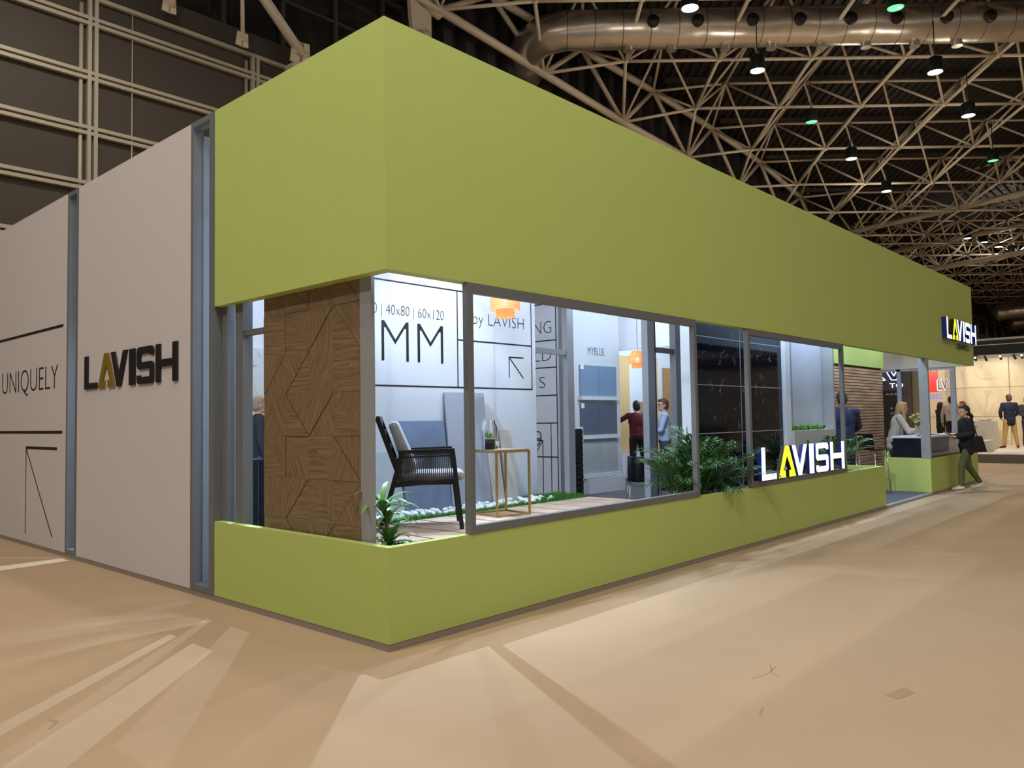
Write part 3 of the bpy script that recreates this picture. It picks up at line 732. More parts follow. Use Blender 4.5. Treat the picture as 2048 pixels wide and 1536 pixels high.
for z, m in ((2.46, T_BEIGE), (1.86, T_LIGHT), (1.29, T_BEIGE)):
    tag(box(8.06, 8.38, .93, .95, z, z+(.55 if z < 2.4 else .3)).build('sample_tile', m), {2.46: 'topmost small tile in the narrow slot of the white unit', 1.86: 'middle small tile in the narrow slot of the white unit', 1.29: 'lowest small tile in the narrow slot of the white unit'}[z], 'tile')
    box(8.02, 8.40, .88, 1.0, z-.05, z).build('ledge', IWHITE, g)
hd = thing('planter_hedge', 'low row of bright green succulents on the white unit ledge', 'plant', (8.8, .7, 1.27))
for k in range(26):
    b = MB(); cx = 8.1+1.25*k/26; cy = .70+rnd.uniform(-.03,.03)
    for a in range(9):
        t = rnd.uniform(0, 2*PI); e = rnd.uniform(.4, 1.4); l = rnd.uniform(.05, .1)
        d = Vector((math.cos(t)*math.cos(e), math.sin(t)*math.cos(e), math.sin(e))); s_ = d.cross(Vector((0,0,1))).normalized()*.018; c0 = Vector((cx, cy, 1.272))
        b.add([c0, c0+d*l*.6+s_, c0+d*l, c0+d*l*.6-s_], [(0,1,2,3)])
    b.build('succulent', LEAF3, hd)
g = thing('slat_wall', 'light wood slatted wall under a green band behind the entrance', 'wall panel', (12, 1.5, .04))
b = MB(); z = .04
rz_ = 0
while z < 2.44: b.box(9.76, 14.9, 1.5, 1.53, z, z+.048); z += .062
b.build('slats', SLATW, g); box(9.76, 14.9, 1.531, 1.65, .04, 2.5).build('backing', mat('slat_back', (60, 44, 32), .8), g)
box(9.76, 14.9, 1.47, 1.65, 2.485, 4.1).build('green_band', GREEN, g)

# planter bed and low wall lining
tag(box(4.06, 9.93, .071, .62, .04, .60).build('planter_bed', SOIL), 'long dark planter trough behind the low green wall', 'planter')

# ------------------------------------------------------------------ reception at the far end
g = thing('reception_wall', 'short lime green low wall round the reception desk', 'low wall', (12.58, 0, 0))
b = MB(); b.prism([(12.58,.80),(12.58,0),(16.2,0),(16.2,2.2),(16.13,2.2),(16.13,.07),(12.65,.07),(12.65,.80)], (0,0,HL), (1,0,0), (0,1,0), HL-.05); b.build('green_panel', GREEN, g)
b = MB(); b.prism([(12.584,.80),(12.584,.004),(16.196,.004),(16.196,.06),(12.64,.06),(12.64,.80)], (0,0,.05), (1,0,0), (0,1,0), .05); b.build('skirting', SKIRT, g)
g = thing('corner_frame', 'grey metal corner frame standing on the reception low wall', 'metal frame', (12.6, 0, HL))
box(12.575, 12.66, -.005, .15, HL, HS).build('upright', LGREY, g); box(12.66, 15.6, .0, .05, HL, HL+.03).build('sill_bar', BLKMET, g)
g = thing('end_frame', 'grey rail with two posts along the open far end of stand', 'metal frame', (16.15, .4, 0))
box(16.1, 16.18, .36, .46, .04, HS).build('upright', LGREY, g); box(16.1, 16.18, 1.48, 1.56, .04, HS).build('upright', LGREY, g); box(16.1, 16.18, .46, 4.4, HS-.05, HS-.005).build('rail', LGREY, g)
g = thing('reception_desk', 'dark fronted reception desk with white top at the entrance', 'desk', (13.4, .5, .04))
box(12.9, 12.94, .2, .74, .04, 1.03).build('front_panel', mat('navy_black_panel', (18, 22, 34), .3), g); box(12.94, 15.5, .25, .7, .04, 1.03).build('side_panel', mat('desk_pale', (196, 184, 172), .5), g)
box(12.89, 15.55, .18, .76, 1.03, 1.065).build('desk_top', IWHITE, g)
box(13.5, 14.9, .243, .25, .72, 1.0).build('picture_panel', mat('blue_picture', (70, 84, 130), .4, var=.3, scale=5), g, label='blue and sand picture on the desk side')
tag(box(13.3, 13.65, .3, .52, 1.066, 1.072).build('brochure', PAPER), 'pinkish brochure lying on the desk beside the corner post', 'brochure'); tag(box(14.0, 14.6, .3, .55, 1.066, 1.08).build('brochure', mat('blue_paper', (60, 70, 110), .5)), 'dark blue brochure stack farther along the desk', 'brochure')
g = thing('flower_vase', 'clear vase of yellowish green blossoms on the reception desk', 'vase', (13.0, .30, 1.065))
MB().tube([(0,0,0),(0,0,.005),(0,0,.2)], [.05,.055,.06], 14).build('vase', mat('vase_glass', (200, 210, 200), .1, trans=.7), g, local=True)
st = MB()
for k in range(16):
    a = rnd.uniform(0, 6.28); r_ = rnd.uniform(.03, .13); e = Vector((r_*math.cos(a), r_*math.sin(a), rnd.uniform(.26, .42))); st.tube([(0,0,.1), e], .003, 4)
    MB().ell(e, (.035,.035,.028), 8, 6).build('blossom', mat('blossom', (178, 180, 110), .7, var=.2, scale=60), g, local=True)
st.build('stems', STEM, g, local=True)

# ------------------------------------------------------------------ furniture
def sim_chair_bar(b, p, q, w, h=None): b.bar(p, q, w, h)
# lounge chair: local frame, +x forward, z up, origin between feet
fl = thing('lounge_chair', 'black rope sided lounge chair with grey cushions on the display deck', 'chair', (1.27, 1.03, DK), math.radians(-41))
for s_ in (-1, 1):
    MB().bar((.27, s_*.27, 0), (.20, s_*.27, .65), .028, .035).build('leg', BLKMET, fl, local=True)
    MB().bar((-.40, s_*.27, 0), (-.22, s_*.27, .64), .028, .035).build('leg', BLKMET, fl, local=True)
    MB().bar((-.25, s_*.27, .645), (.215, s_*.27, .655), .045, .03).build('armrest', BLKMET, fl, local=True)
    lr_ = MB().bar((-.29, s_*.27, .37), (.235, s_*.27, .41), .03, .03).build('lower_rail', BLKMET, fl, local=True); MB().bar((-.24, s_*.27, .60), (.2, s_*.27, .61), .012, .012).build('upper_rail', BLKMET, fl, local=True)
    b = MB()
    for k in range(30):
        t = k/29; b.bar((-.28+.51*t, s_*.27, .38+.03*t), (-.22+.42*t, s_*.27, .63), .006, .008)
    b.build('rope_side', ROPE, lr_, local=True)
b = MB(); b.box(-.28, .24, -.26, .26, .37, .395); b.build('seat_frame', BLKMET, fl, local=True)
b = MB(); b.box(-.24, .30, -.25, .25, .40, .475); b.build('seat_cushion', CUSH, fl, local=True, bevel=.03)
b = MB()
for y in (-.24, .24): b.bar((-.22, y, .38), (-.42, y, .93), .03, .04)
b.bar((-.415,-.24,.92),(-.415,.24,.92), .03, .05)
for t in (.35, .55, .75, .9): b.bar((-.20-.22*t, -.24, .33+.62*t), (-.20-.22*t, .24, .33+.62*t), .01, .07)
b.build('backrest', BLKMET, fl, local=True)
b = MB(); d = Vector((-.22, 0, .62)).normalized(); n_ = Vector((d.z, 0, -d.x))
V0 = Vector((-.19, 0, .47)); P = []
for s_ in (-.22, .22):
    for (a, c) in ((0,.0),(.44,.0),(.44,.08),(0,.11)): P.append(V0+d*a+n_*c+Vector((0,s_,0)))
b.add(P, [(0,1,2,3),(7,6,5,4),(0,4,5,1),(1,5,6,2),(2,6,7,3),(3,7,4,0)])
b.build('back_cushion', CUSH, fl, local=True, bevel=.035)
# gold table
gt = thing('side_table', 'slim gold framed cube table holding the glass terrarium', 'table', (2.24, 1.08, DK), math.radians(-11))
h_ = .61; a_ = .19
for sx in (-1,1):
    for sy in (-1,1): MB().bar((sx*a_, sy*a_, 0), (sx*a_, sy*a_, h_), .018, .018, (1,0,0)).build('leg', GOLD, gt, local=True)
b = MB()
for z in (.009, h_-.009):
    for s_ in (-1,1): b.bar((-a_, s_*a_, z), (a_, s_*a_, z), .018); b.bar((s_*a_, -a_, z), (s_*a_, a_, z), .018)
b.build('rails', GOLD, gt, local=True); MB().box(-a_, a_, -a_, a_, h_, h_+.01).build('table_top', mat('gold_top', (170, 150, 120), .4, .5), gt, local=True)
tr_s = 1.25
tr = thing('terrarium_jar', 'small glass jar terrarium with succulents on the gold table', 'terrarium', (2.13, 1.12, DK+.622))
MB().tube([(0,0,.0),(0,0,.17),(0,0,.2),(0,0,.22)], [.062,.062,.05,.046], 20, cap=False).build('glass_jar', GLASS, tr, local=True)
MB().tube([(0,0,.002),(0,0,.075)], .058, 18).build('soil', SOIL, tr, local=True); MB().tube([(0,0,.0755),(0,0,.085)], .058, 18).build('gravel', mat('sand', (200, 180, 150), .9), tr, local=True)
b = MB()
for k in range(40):
    t = rnd.uniform(0, 6.28); e = rnd.uniform(.2, 1.5); l = rnd.uniform(.03, .07); c0 = Vector((rnd.choice((-.02,.015)), rnd.choice((-.015,.01)), .085)); d = Vector((math.cos(t)*math.cos(e), math.sin(t)*math.cos(e), math.sin(e))); s_ = d.cross(Vector((0,0,1))).normalized()*.01
    b.add([c0, c0+d*l*.6+s_, c0+d*l, c0+d*l*.6-s_], [(0,1,2,3)])
b.build('succulent', LEAF3, tr, local=True); MB().box(-.0, .035, -.066, -.063, .03, .06).build('label_tag', TAG, tr, local=True); tr.scale = (tr_s,)*3

# black shell visitor chairs
def shell_chair(loc, rz, label):
    g = thing('visitor_chair', label, 'chair', loc, rz, 'black shell chairs with chrome legs')
    b = MB(); prof = [(.22,.44),(.1,.445),(-.1,.44),(-.2,.45),(-.24,.52),(-.26,.65),(-.29,.84)]; n = len(prof)
    for s0, s1 in ((-.22,-.1),(-.1,.1),(.1,.22)):
        V = []
        for (x, z) in prof:
            for y in (s0, s1): V.append((x, y, z+.02*(abs(y)/.22)**2)); 
        V2 = [(v[0]-.006, v[1], v[2]-.012) for v in V]; m_ = len(V)
        fs = [(2*i, 2*i+1, 2*i+3, 2*i+2) for i in range(n-1)]
        b.add(V+V2, fs+[tuple(x+m_ for x in f[::-1]) for f in fs]+[(0, m_, m_+1, 1), (m_-2, m_-1, 2*m_-1, 2*m_-2)]+[(2*i, 2*i+2, m_+2*i+2, m_+2*i) for i in range(n-1)]+[(2*i+3, 2*i+1, m_+2*i+1, m_+2*i+3) for i in range(n-1)], True)
    b.build('shell', SHELL, g, local=True)
    for sx in (-1,1):
        for sy in (-1,1): MB().tube([(sx*.14, sy*.16, .43), (sx*.22, sy*.21, 0)], .010, 8).build('leg', CHROME, g, local=True)
    b = MB(); b.tube([(-.14,-.16,.43),(.14,-.16,.43)], .01, 6); b.tube([(-.14,.16,.43),(.14,.16,.43)], .01, 6); b.tube([(-.14,-.16,.43),(-.14,.16,.43)], .01, 6); b.build('under_frame', CHROME, g, local=True)
    return g
ch0 = shell_chair((7.55, 3.0, .04), math.radians(40), 'black shell chair nearest the window, back towards the aisle')
dup(ch0, (8.35, 2.35, .04), math.radians(150), 'black shell chair behind the palm, turned sideways')
dup(ch0, (9.3, 3.1, .04), math.radians(215), 'black shell chair on the far side of the meeting table')
dup(ch0, (1.35, 4.75, .04), math.radians(-20), 'black shell chair seen through the opening left of the wood pillar')
mt = thing('meeting_table', 'dark round topped meeting table under the farther pendant lamp', 'table', (8.45, 3.2, .04))
MB().tube([(0,0,.71),(0,0,.735)], .42, 32).build('table_top', TABLET, mt, local=True); MB().tube([(0,0,.02),(0,0,.71)], .035, 12).build('column', CHROME, mt, local=True); MB().tube([(0,0,0),(0,0,.02)], .28, 24).build('base', CHROME, mt, local=True)
bt = thing('bar_counter', 'black slatted counter seen through the opening left of the pillar', 'counter', (1.9, 5.4, .04))
MB().box(-.25, .25, -.3, .3, .96, 1.0).build('counter_top', SHELL, bt, local=True)
for k in range(4): MB().box(-.22+.12*k, -.13+.12*k, -.28, -.24, 0, .96).build('slat', SHELL, bt, local=True)
MB().box(-.24, .24, .2, .28, 0, .96).build('back_panel', SHELL, bt, local=True)
# bar stools at the entrance
def stool(loc, rz, label):
    g = thing('bar_stool', label, 'stool', loc, rz, 'black bar stools by the slatted wall')
    b = MB(); b.box(-.19, .19, -.19, .19, .80, .83); b.build('seat', SHELL, g, local=True, bevel=.01); b = MB(); b.bar((-.19,-.02,.83),(-.23,-.02,1.1), .32, .02, (1,0,0)); b.build('backrest', SHELL, g, local=True)
    for sx in (-1,1):
        for sy in (-1,1): MB().tube([(sx*.16, sy*.16, .80), (sx*.2, sy*.2, 0)], .011, 8).build('leg', CHROME, g, local=True)
    b = MB()
    for s_ in (-1,1): b.tube([(-.185, s_*.185, .28), (.185, s_*.185, .28)], .008, 6); b.tube([(s_*.185, -.185, .28), (s_*.185, .185, .28)], .008, 6)
    b.build('footrest', CHROME, g, local=True)
    return g
s0 = stool((11.95, .8, .04), math.radians(-20), 'black bar stool with low back beside the reception wall')
dup(s0, (11.3, 1.1, .04), math.radians(30), 'black bar stool behind the right palm')

# pendant lamps of orange woven fibre
WOVEN = mat('woven_orange', (246, 176, 120), .7, emit=(255, 160, 90), es=.45, var=.4, scale=70)
BULB = mat('bulb', (255, 240, 190), .4, emit=(255, 235, 180), es=5)
def pendant(loc, label, up_):
    g = thing('pendant_lamp', label, 'pendant lamp', loc, group='woven pendant lamps')
    R = [(0,.085),(.05,.09),(.075,.092),(.08,.14),(.19,.145),(.2,.095),(.27,.09)]
    for k, (z0, z1, r_) in enumerate(((0,.075,.092),(.07,.2,.145),(.195,.27,.098))):
        b = MB(); n = 44
        for a in range(n):
            t = 2*PI*a/n; t2 = t+.12
            for (q0, q1) in ((t, t2), (t2, t)):
                b.bar((r_*math.cos(q0), r_*math.sin(q0), z0), (r_*math.cos(q1), r_*math.sin(q1), z1), .009, .003, (math.cos(t), math.sin(t), 0))
        for i in range(9):
            z = z0+(z1-z0)*i/8; b.tube([(r_*math.cos(2*PI*a/28), r_*math.sin(2*PI*a/28), z) for a in range(29)], .0045, 4, cap=False)
        b.build('woven_tier', WOVEN, g, local=True)
    MB().ell((0,0,.13), (.03,.03,.05), 12, 8).build('bulb', BULB, g, local=True)
    MB().tube([(0,0,.18),(0,0,up_)], .004, 6).build('cord', BLKMET, g, local=True)
    light('pendant_light', 'POINT', (loc[0], loc[1], loc[2]+.13), 2, (1,.8,.55), None, .05, parent=g)
    return g
pendant((2.46, 1.2, 2.52), 'orange woven pendant lamp above the gold table, nearer one', 1.6)
pendant((7.55, 2.99, 2.31), 'orange woven pendant lamp hanging over the meeting chairs, farther one', 1.8)

for (x, y0, y1, lab) in ((2.46, .1, 1.9, 'thin grey ceiling rail carrying the nearer pendant lamp'), (7.55, .8, 8.95, 'thin grey ceiling rail carrying the farther pendant lamp')):
    tag(box(x-.02, x+.02, y0, y1, 4.10, 4.14).build('lamp_rail', GREY), lab, 'rail')
# ------------------------------------------------------------------ plants
def frond(b, base, az, lift, L, n, leaf_l, droop=1.2, w=.012, rnd=rnd, stem_r=.006):
    p = Vector(base); e = lift; pts = [p.copy()]; st_ = L/n; h = Vector((math.cos(az), math.sin(az), 0))
    for k in range(n):
        d = h*math.cos(e)+Vector((0,0,math.sin(e))); p = p+d*st_; pts.append(p.copy()); e -= droop/n*(.4+1.2*k/n)
    b.tube(pts, [stem_r*(1-.8*i/n) for i in range(n+1)], 5, mi=1)
    for k in range(3, n+1):
        d = (pts[k]-pts[k-1]).normalized(); s_ = d.cross(Vector((0,0,1))).normalized(); u_ = s_.cross(d)
        t = (k-3)/(n-3); ll = leaf_l*(math.sin(PI*(.18+.78*t))**.6)
        for sg in (-1, 1):
            ld = (s_*sg*.62+d*(.75+.4*t)+u_*rnd.uniform(.0,.35)).normalized(); q = pts[k]; wv = ld.cross(u_).normalized()*w
            m1 = q+ld*ll*.5; m2 = q+ld*ll+Vector((0,0,-ll*rnd.uniform(.15,.45)))
            b.add([q, m1+wv, m2, m1-wv], [(0,1,2,3)])
def palm(loc, n, L, seed, label, lo=.5, spread=(0, 2*PI), leaf=.3, name='palm_plant'):
    g = thing(name, label, 'plant', loc); r_ = random.Random(seed)
    for k in range(n):
        b = MB(); az = spread[0]+(spread[1]-spread[0])*(k+r_.uniform(0,.8))/n
        x = r_.uniform(-.12,.12); y = r_.uniform(-.08,.08)
        frond(b, (x, y, 0), az, r_.uniform(lo+.35*abs(math.sin(az)), 1.5), L*r_.uniform(.7,1.1), 19, 1.12*leaf*r_.uniform(.8,1.1), r_.uniform(.6, 1.3), .010, r_)
        b.build('frond', [LEAF, STEM], g, local=True)
    return g
palm((4.75, .36, .58), 36, .82, 2, 'large bushy palm between the two window frames', .55)
palm((4.32, .36, .58), 14, .64, 4, 'palm seen through the right end of the big window frame', .6)
palm((5.15, .38, .58), 12, .78, 9, 'palm whose fronds droop over the wall beside the glowing letters', .25)
palm((8.75, .34, .58), 20, .70, 12, 'palm behind the right end of the glowing letters', .5)
palm((7.6, .34, .58), 8, .5, 13, 'small palm tuft behind the glowing letters', .5, leaf=.2)
g = thing('strap_leaf_plant', 'green strap leaved plant in the corner bed beside the grey post', 'plant', (.33, .40, DK-.01))
for (cx, cy, hh) in ((0,0,.02),(.03,.06,.16),(-.05,.02,.28)):
    for k in range(19):
        az = 2*PI*k/19+rnd.uniform(-.2,.2); e = rnd.uniform(.5,1.4); p = Vector((cx,cy,hh)); h = Vector((math.cos(az), math.sin(az), 0)); s_ = Vector((-h.y, h.x, 0)); V = []; Ls = rnd.uniform(.22,.36)
        for i in range(7):
            t = i/6; w_ = .021*math.sin(PI*(.15+.85*t))**.7*(1 if t < 1 else .05); V += [p-s_*w_, p+Vector((0,0,-.004)), p+s_*w_]
            p = p+(h*math.cos(e)+Vector((0,0,math.sin(e))))*Ls/6; e -= .28
        b = MB(); b.add(V, [f for i in range(6) for f in ((3*i, 3*i+1, 3*i+4, 3*i+3), (3*i+1, 3*i+2, 3*i+5, 3*i+4))], True)
        b.build('strap_leaf', LEAF2, g, local=True)
MB().tube([(0,0,0),(-.02,.02,.28)], .014, 8).build('stem', STEM, g, local=True)

# ------------------------------------------------------------------ inner room seen through the left opening
struct(box(.2, 8.15, 8.9, 9.0, .04, 4.1).build('wall_inner', IWHITE))
for (x0, x1, m, lab) in ((2.3, 3.05, WMARB, 'veined pale slab leftmost on the inner room wall'), (3.1, 3.66, WMARB, 'veined pale slab in the middle of the inner room wall'), (3.72, 4.6, WMARB, 'bright white slab beside the man in a padded vest')):
    tag(box(x0, x1, 8.84, 8.9, .25, 2.86).build('stone_slab', m), lab, 'tile slab')

# ------------------------------------------------------------------ neighbouring stand across the far aisle
g = thing('neighbour_platform', 'raised pale platform of the bright stand across the aisle', 'platform', (23.5, 0, 0))
box(23.5, 31, -12, 4.0, 0, .25).build('platform_edge', mat('taupe_edge', (108, 98, 88), .7), g); box(23.52, 31, -11.98, 3.98, .25, .262).build('platform_top', mat('pale_floor', (206, 196, 180), .5), g)
g = thing('cream_marble_wall', 'large cream marble wall lit by track spots on the far stand', 'wall panel', (31, 0, .25))
box(31, 31.3, -12, 7.0, .25, 3.55).build('slabs', CMARB, g); box(30.98, 31.3, -12, 7.0, 3.55, 4.3).build('top_fascia', mat('taupe_fascia', (150, 142, 132), .7), g)
b = MB()
for y in (1.98, -.9, -3.8, 4.9): b.box(30.985, 31, y-.012, y+.012, .27, 3.55)
for z in (1.35, 2.45): b.box(30.99, 31, -12, 7, z-.006, z+.006)
b.build('joints', mat('marble_joint', (150, 130, 104), .6), g)
g = thing('lighting_beam', 'black overhead beam carrying the track spots of far stand', 'beam', (26.5, 0, 3.4))
b = MB(); b.box(26.45, 26.6, -12, 3.1, 3.42, 3.86); b.box(26.6, 31, 3.0, 3.1, 3.5, 3.86); b.build('beam', mat('black_beam', (14, 12, 12), .5), g)
box(26.43, 26.45, -12, 3.1, 3.70, 3.725).build('white_trim', mat('trim_white', (190, 185, 178), .5), g); MB().box(26.47, 26.5, -12, 3.1, 3.39, 3.42).build('track', BLACK, g)
for k, y in enumerate((2.12, 1.84, 1.4, 1.02, .8, .1, -.6, -1.3)):
    on = k not in (1, 3)
    s_ = thing('track_spot', ('lit track spot under the black beam, position %s from the green fascia' % ('first', '', 'second', '', 'third', 'fourth', 'fifth', 'sixth')[k]) if on else 'switched off dark track spot under the black beam, %s of the two' % ('left' if k == 1 else 'right'), 'spotlight', (26.5, y, 3.39), group='track spots of the far stand')
    b = MB(); b.tube([(0,0,0),(0,0,-.05)], .012, 6); b.tube([(-.02,0,-.05),(.07,0,-.17)] if on else [(.0,.02,-.04),(.02,-.05,-.2)], .038, 12); b.build('housing', mat('spot_housing', (50, 48, 46) if not on else (51, 48, 46), .4), s_, local=True)
    if on:
        MB().ell((-.035,0,-.075), (.03,.03,.03), 10, 6).build('lamp_glass', LAMPW, s_, local=True)
light('stand_spot', 'SPOT', (28.6, 2.4, 3.5), 160, (1,.9,.72), (31, 2.45, 2.75), .03, 60, .9)
light('stand_spot', 'SPOT', (28.2, -.5, 3.7), 240, (1,.9,.75), (31, 0, 1.5), .05, 110, .9)
light('stand_spot', 'SPOT', (28.0, 4.2, 3.7), 240, (1,.9,.75), (31, 4, 1.5), .05, 110, .9)
light('stand_spot', 'SPOT', (26.8, 1.0, 3.5), 220, (1,.92,.8), (27.5, 1.2, 0), .08, 130, .9)
tag(box(30.2, 30.95, 2.6, 3.6, .262, 1.25).build('display_counter', mat('warm_white', (206, 198, 184), .5), bevel=.01), 'tall white display counter against the cream marble wall', 'counter')
tag(box(27.0, 27.5, 1.75, 2.65, .262, 1.22).build('display_counter', mat('warm_white', (206, 198, 184), .5), bevel=.01), 'white counter behind the woman with the tote bag', 'counter')
tag(box(27.1, 27.3, 1.9, 2.2, 1.221, 1.24).build('brochure', BLACK), 'dark brochure on the white counter of the far stand', 'brochure')
tag(box(24.8, 25.6, 1.50, 2.5, .262, .62).build('display_plinth', mat('warm_white', (206, 198, 184), .5), bevel=.01), 'low white plinth on the near edge of far platform', 'plinth')
# dark sign wall of the next stand and its pilasters
g = thing('sign_wall', 'dark wall with neon outlined letters seen past the reception', 'wall panel', (27.2, 6, 0))
box(27.2, 27.6, 4.66, 9.5, 0, 3.95).build('board', mat('sign_dark', (66, 60, 60), .6), g); box(27.18, 27.2, 4.68, 9.5, .25, 2.33).build('black_field', BLACK, g)
NEON = mat('neon_edge', (200, 220, 255), .4, emit=(170, 200, 255), es=2.6)
NAVYL = mat('navy_letter', (16, 22, 56), .4)
def neon(b1, b2, pts, closed=True, w=.03):
    n = len(pts)
    for i in range(n if closed else n-1):
        p, q = pts[i], pts[(i+1) % n]; b1.bar((27.10, p[0], p[1]), (27.10, q[0], q[1]), w, .03, (1,0,0))
    b2.prism([(-p[0], p[1]) for p in pts][::-1] if False else [(-p[0], p[1]) for p in pts], (27.12, 0, 0), (0,-1,0), (0,0,1), .08)
b1 = MB(); b2 = MB()
neon(b1, b2, [(5.22,3.30),(5.06,3.30),(4.84,2.78),(4.68,2.78),(4.58,3.30),(4.70,3.30),(4.76,2.95),(4.86,2.95)][:0] or [(5.26,3.30),(5.12,3.30),(4.86,2.86),(4.66,3.30),(4.52,3.30),(4.78,2.72),(4.95,2.72)])
neon(b1, b2, [(5.60,2.72),(5.16,2.72),(5.30,2.86),(5.60,2.86)])
b1.build('neon_outline', NEON, g); b2.build('navy_letter', NAVYL, g)
text('TO', 'lit_letters', NEON, g, (27.12, 5.02, 2.43), U_L, .46, .17, .03)
for s_, y0, w, z, h in (('ACES', 5.2, .52, 2.17, .07), ('A', 5.05, .09, 1.66, .08), ('OSS', 5.05, .26, 1.47, .08), ('IC WA', 5.0, .42, 1.30, .08)):
    text(s_, 'printed_text', mat('white_print', (200, 196, 190), .6), g, (27.17, y0, z), U_L, w, h)
for (y0, y1, x, m, lab) in ((4.05, 4.33, 27.3, mat('taupe_col', (128, 118, 104), .7), 'wide taupe pilaster between the dark sign wall and cream marble'), (3.93, 4.04, 27.5, mat('light_taupe_col', (168, 156, 138), .7), 'narrow pale pilaster beside the wide taupe one')):
    tag(box(x, x+.3, y0, y1, 0 if y1 > 4.0 else .25, 3.4).build('pilaster', m), lab, 'pilaster')
tag(box(27.25, 27.5, 4.34, 4.64, 0, 3.4).build('pilaster', mat('dark_taupe', (84, 76, 68), .7)), 'dark brownish pilaster right beside the sign wall', 'pilaster')
g = thing('sign_hanger', 'thin dark rods from which the red sign block hangs', 'hanger', (29, 4.05, 3.05))
MB().tube([(29.03, 4.15, 3.04), (29.03, 4.15, 4.2)], .012, 6).tube([(29.03, 3.95, 3.04), (29.03, 3.95, 4.2)], .012, 6).bar((29.03, 3.0, 4.2), (29.03, 6.0, 4.2), .06).bar((29.03, 4.05, 4.2), (31.0, 4.05, 4.2), .06).build('rods', BLKMET, g)
g = thing('hanging_sign', 'red block with lit blue and white letters hung on the far stand', 'sign', (29, 3.9, 2.3))
box(29, 29.06, 3.91, 4.2, 2.28, 3.05).build('red_block', mat('red_panel', (205, 40, 40), .5, emit=(215, 40, 36), es=.7), g)
text('LV', 'letter', [LETW][0], g, (29.0, 3.93, 2.33), U_L, .36, .40, .02); text('LV', 'letter', mat('navy_face', (20, 30, 100), .4), g, (28.97, 3.90, 2.36), U_L, .33, .36, .02)
text('ELANITO', 'letter', mat('blue_lit', (40, 70, 200), .4, emit=(60, 90, 220), es=.8), g, (29.0, 4.22, 2.02), U_L, .46, .18, .02)

# ------------------------------------------------------------------ people
SKIN = mat('skin', (206, 156, 128), .55, var=.04)
def V3(*a): return Vector(a)
def remeshed(b, name, m, parent, vox, sm=3, label=None):
    me = bpy.data.meshes.new(name+'_t'); me.from_pydata(b.v, [], b.f); o = bpy.data.objects.new('t', me); C.objects.link(o)
    r = o.modifiers.new('r', 'REMESH'); r.mode = 'VOXEL'; r.voxel_size = vox; s_ = o.modifiers.new('s', 'SMOOTH'); s_.factor = .5; s_.iterations = sm
    dgp = bpy.context.evaluated_depsgraph_get(); nm = bpy.data.meshes.new_from_object(o.evaluated_get(dgp)); nm.name = name
    bpy.data.objects.remove(o); nm.materials.clear(); nm.materials.append(m); nm.polygons.foreach_set('use_smooth', [True]*len(nm.polygons))
    o = bpy.data.objects.new(name, nm); C.objects.link(o); o.parent = parent
    if label: o['label'] = label
    return o
def cap(b, p, q, r0, r1, n=12):
    p = Vector(p); q = Vector(q); d = q-p; L = d.length
    if L < 1e-5: b.ell(p, (r0,)*3); return
    d /= L; P = []; R = []
    for k in range(4):
        a = PI/2*(k/4); P.append(p-d*r0*math.cos(a)*.98); R.append(max(r0*math.sin(a), .002))
    P.append(p); R.append(r0); P.append(q); R.append(r1)
    for k in range(1, 5):
        a = PI/2*(k/4); P.append(q+d*r1*math.sin(a)*.98); R.append(max(r1*math.cos(a), .002))
    b.tube(P, R, n)
def slab(b, c, ax, r, seg=16):      # oriented ellipsoid with axes ax (3 vectors) and radii r
    k = MB(); k.ell((0,0,0), (1,1,1), seg, 10)
    b.add([Vector(c)+ax[0]*(v[0]*r[0])+ax[1]*(v[1]*r[1])+ax[2]*(v[2]*r[2]) for v in k.v], k.f, True)
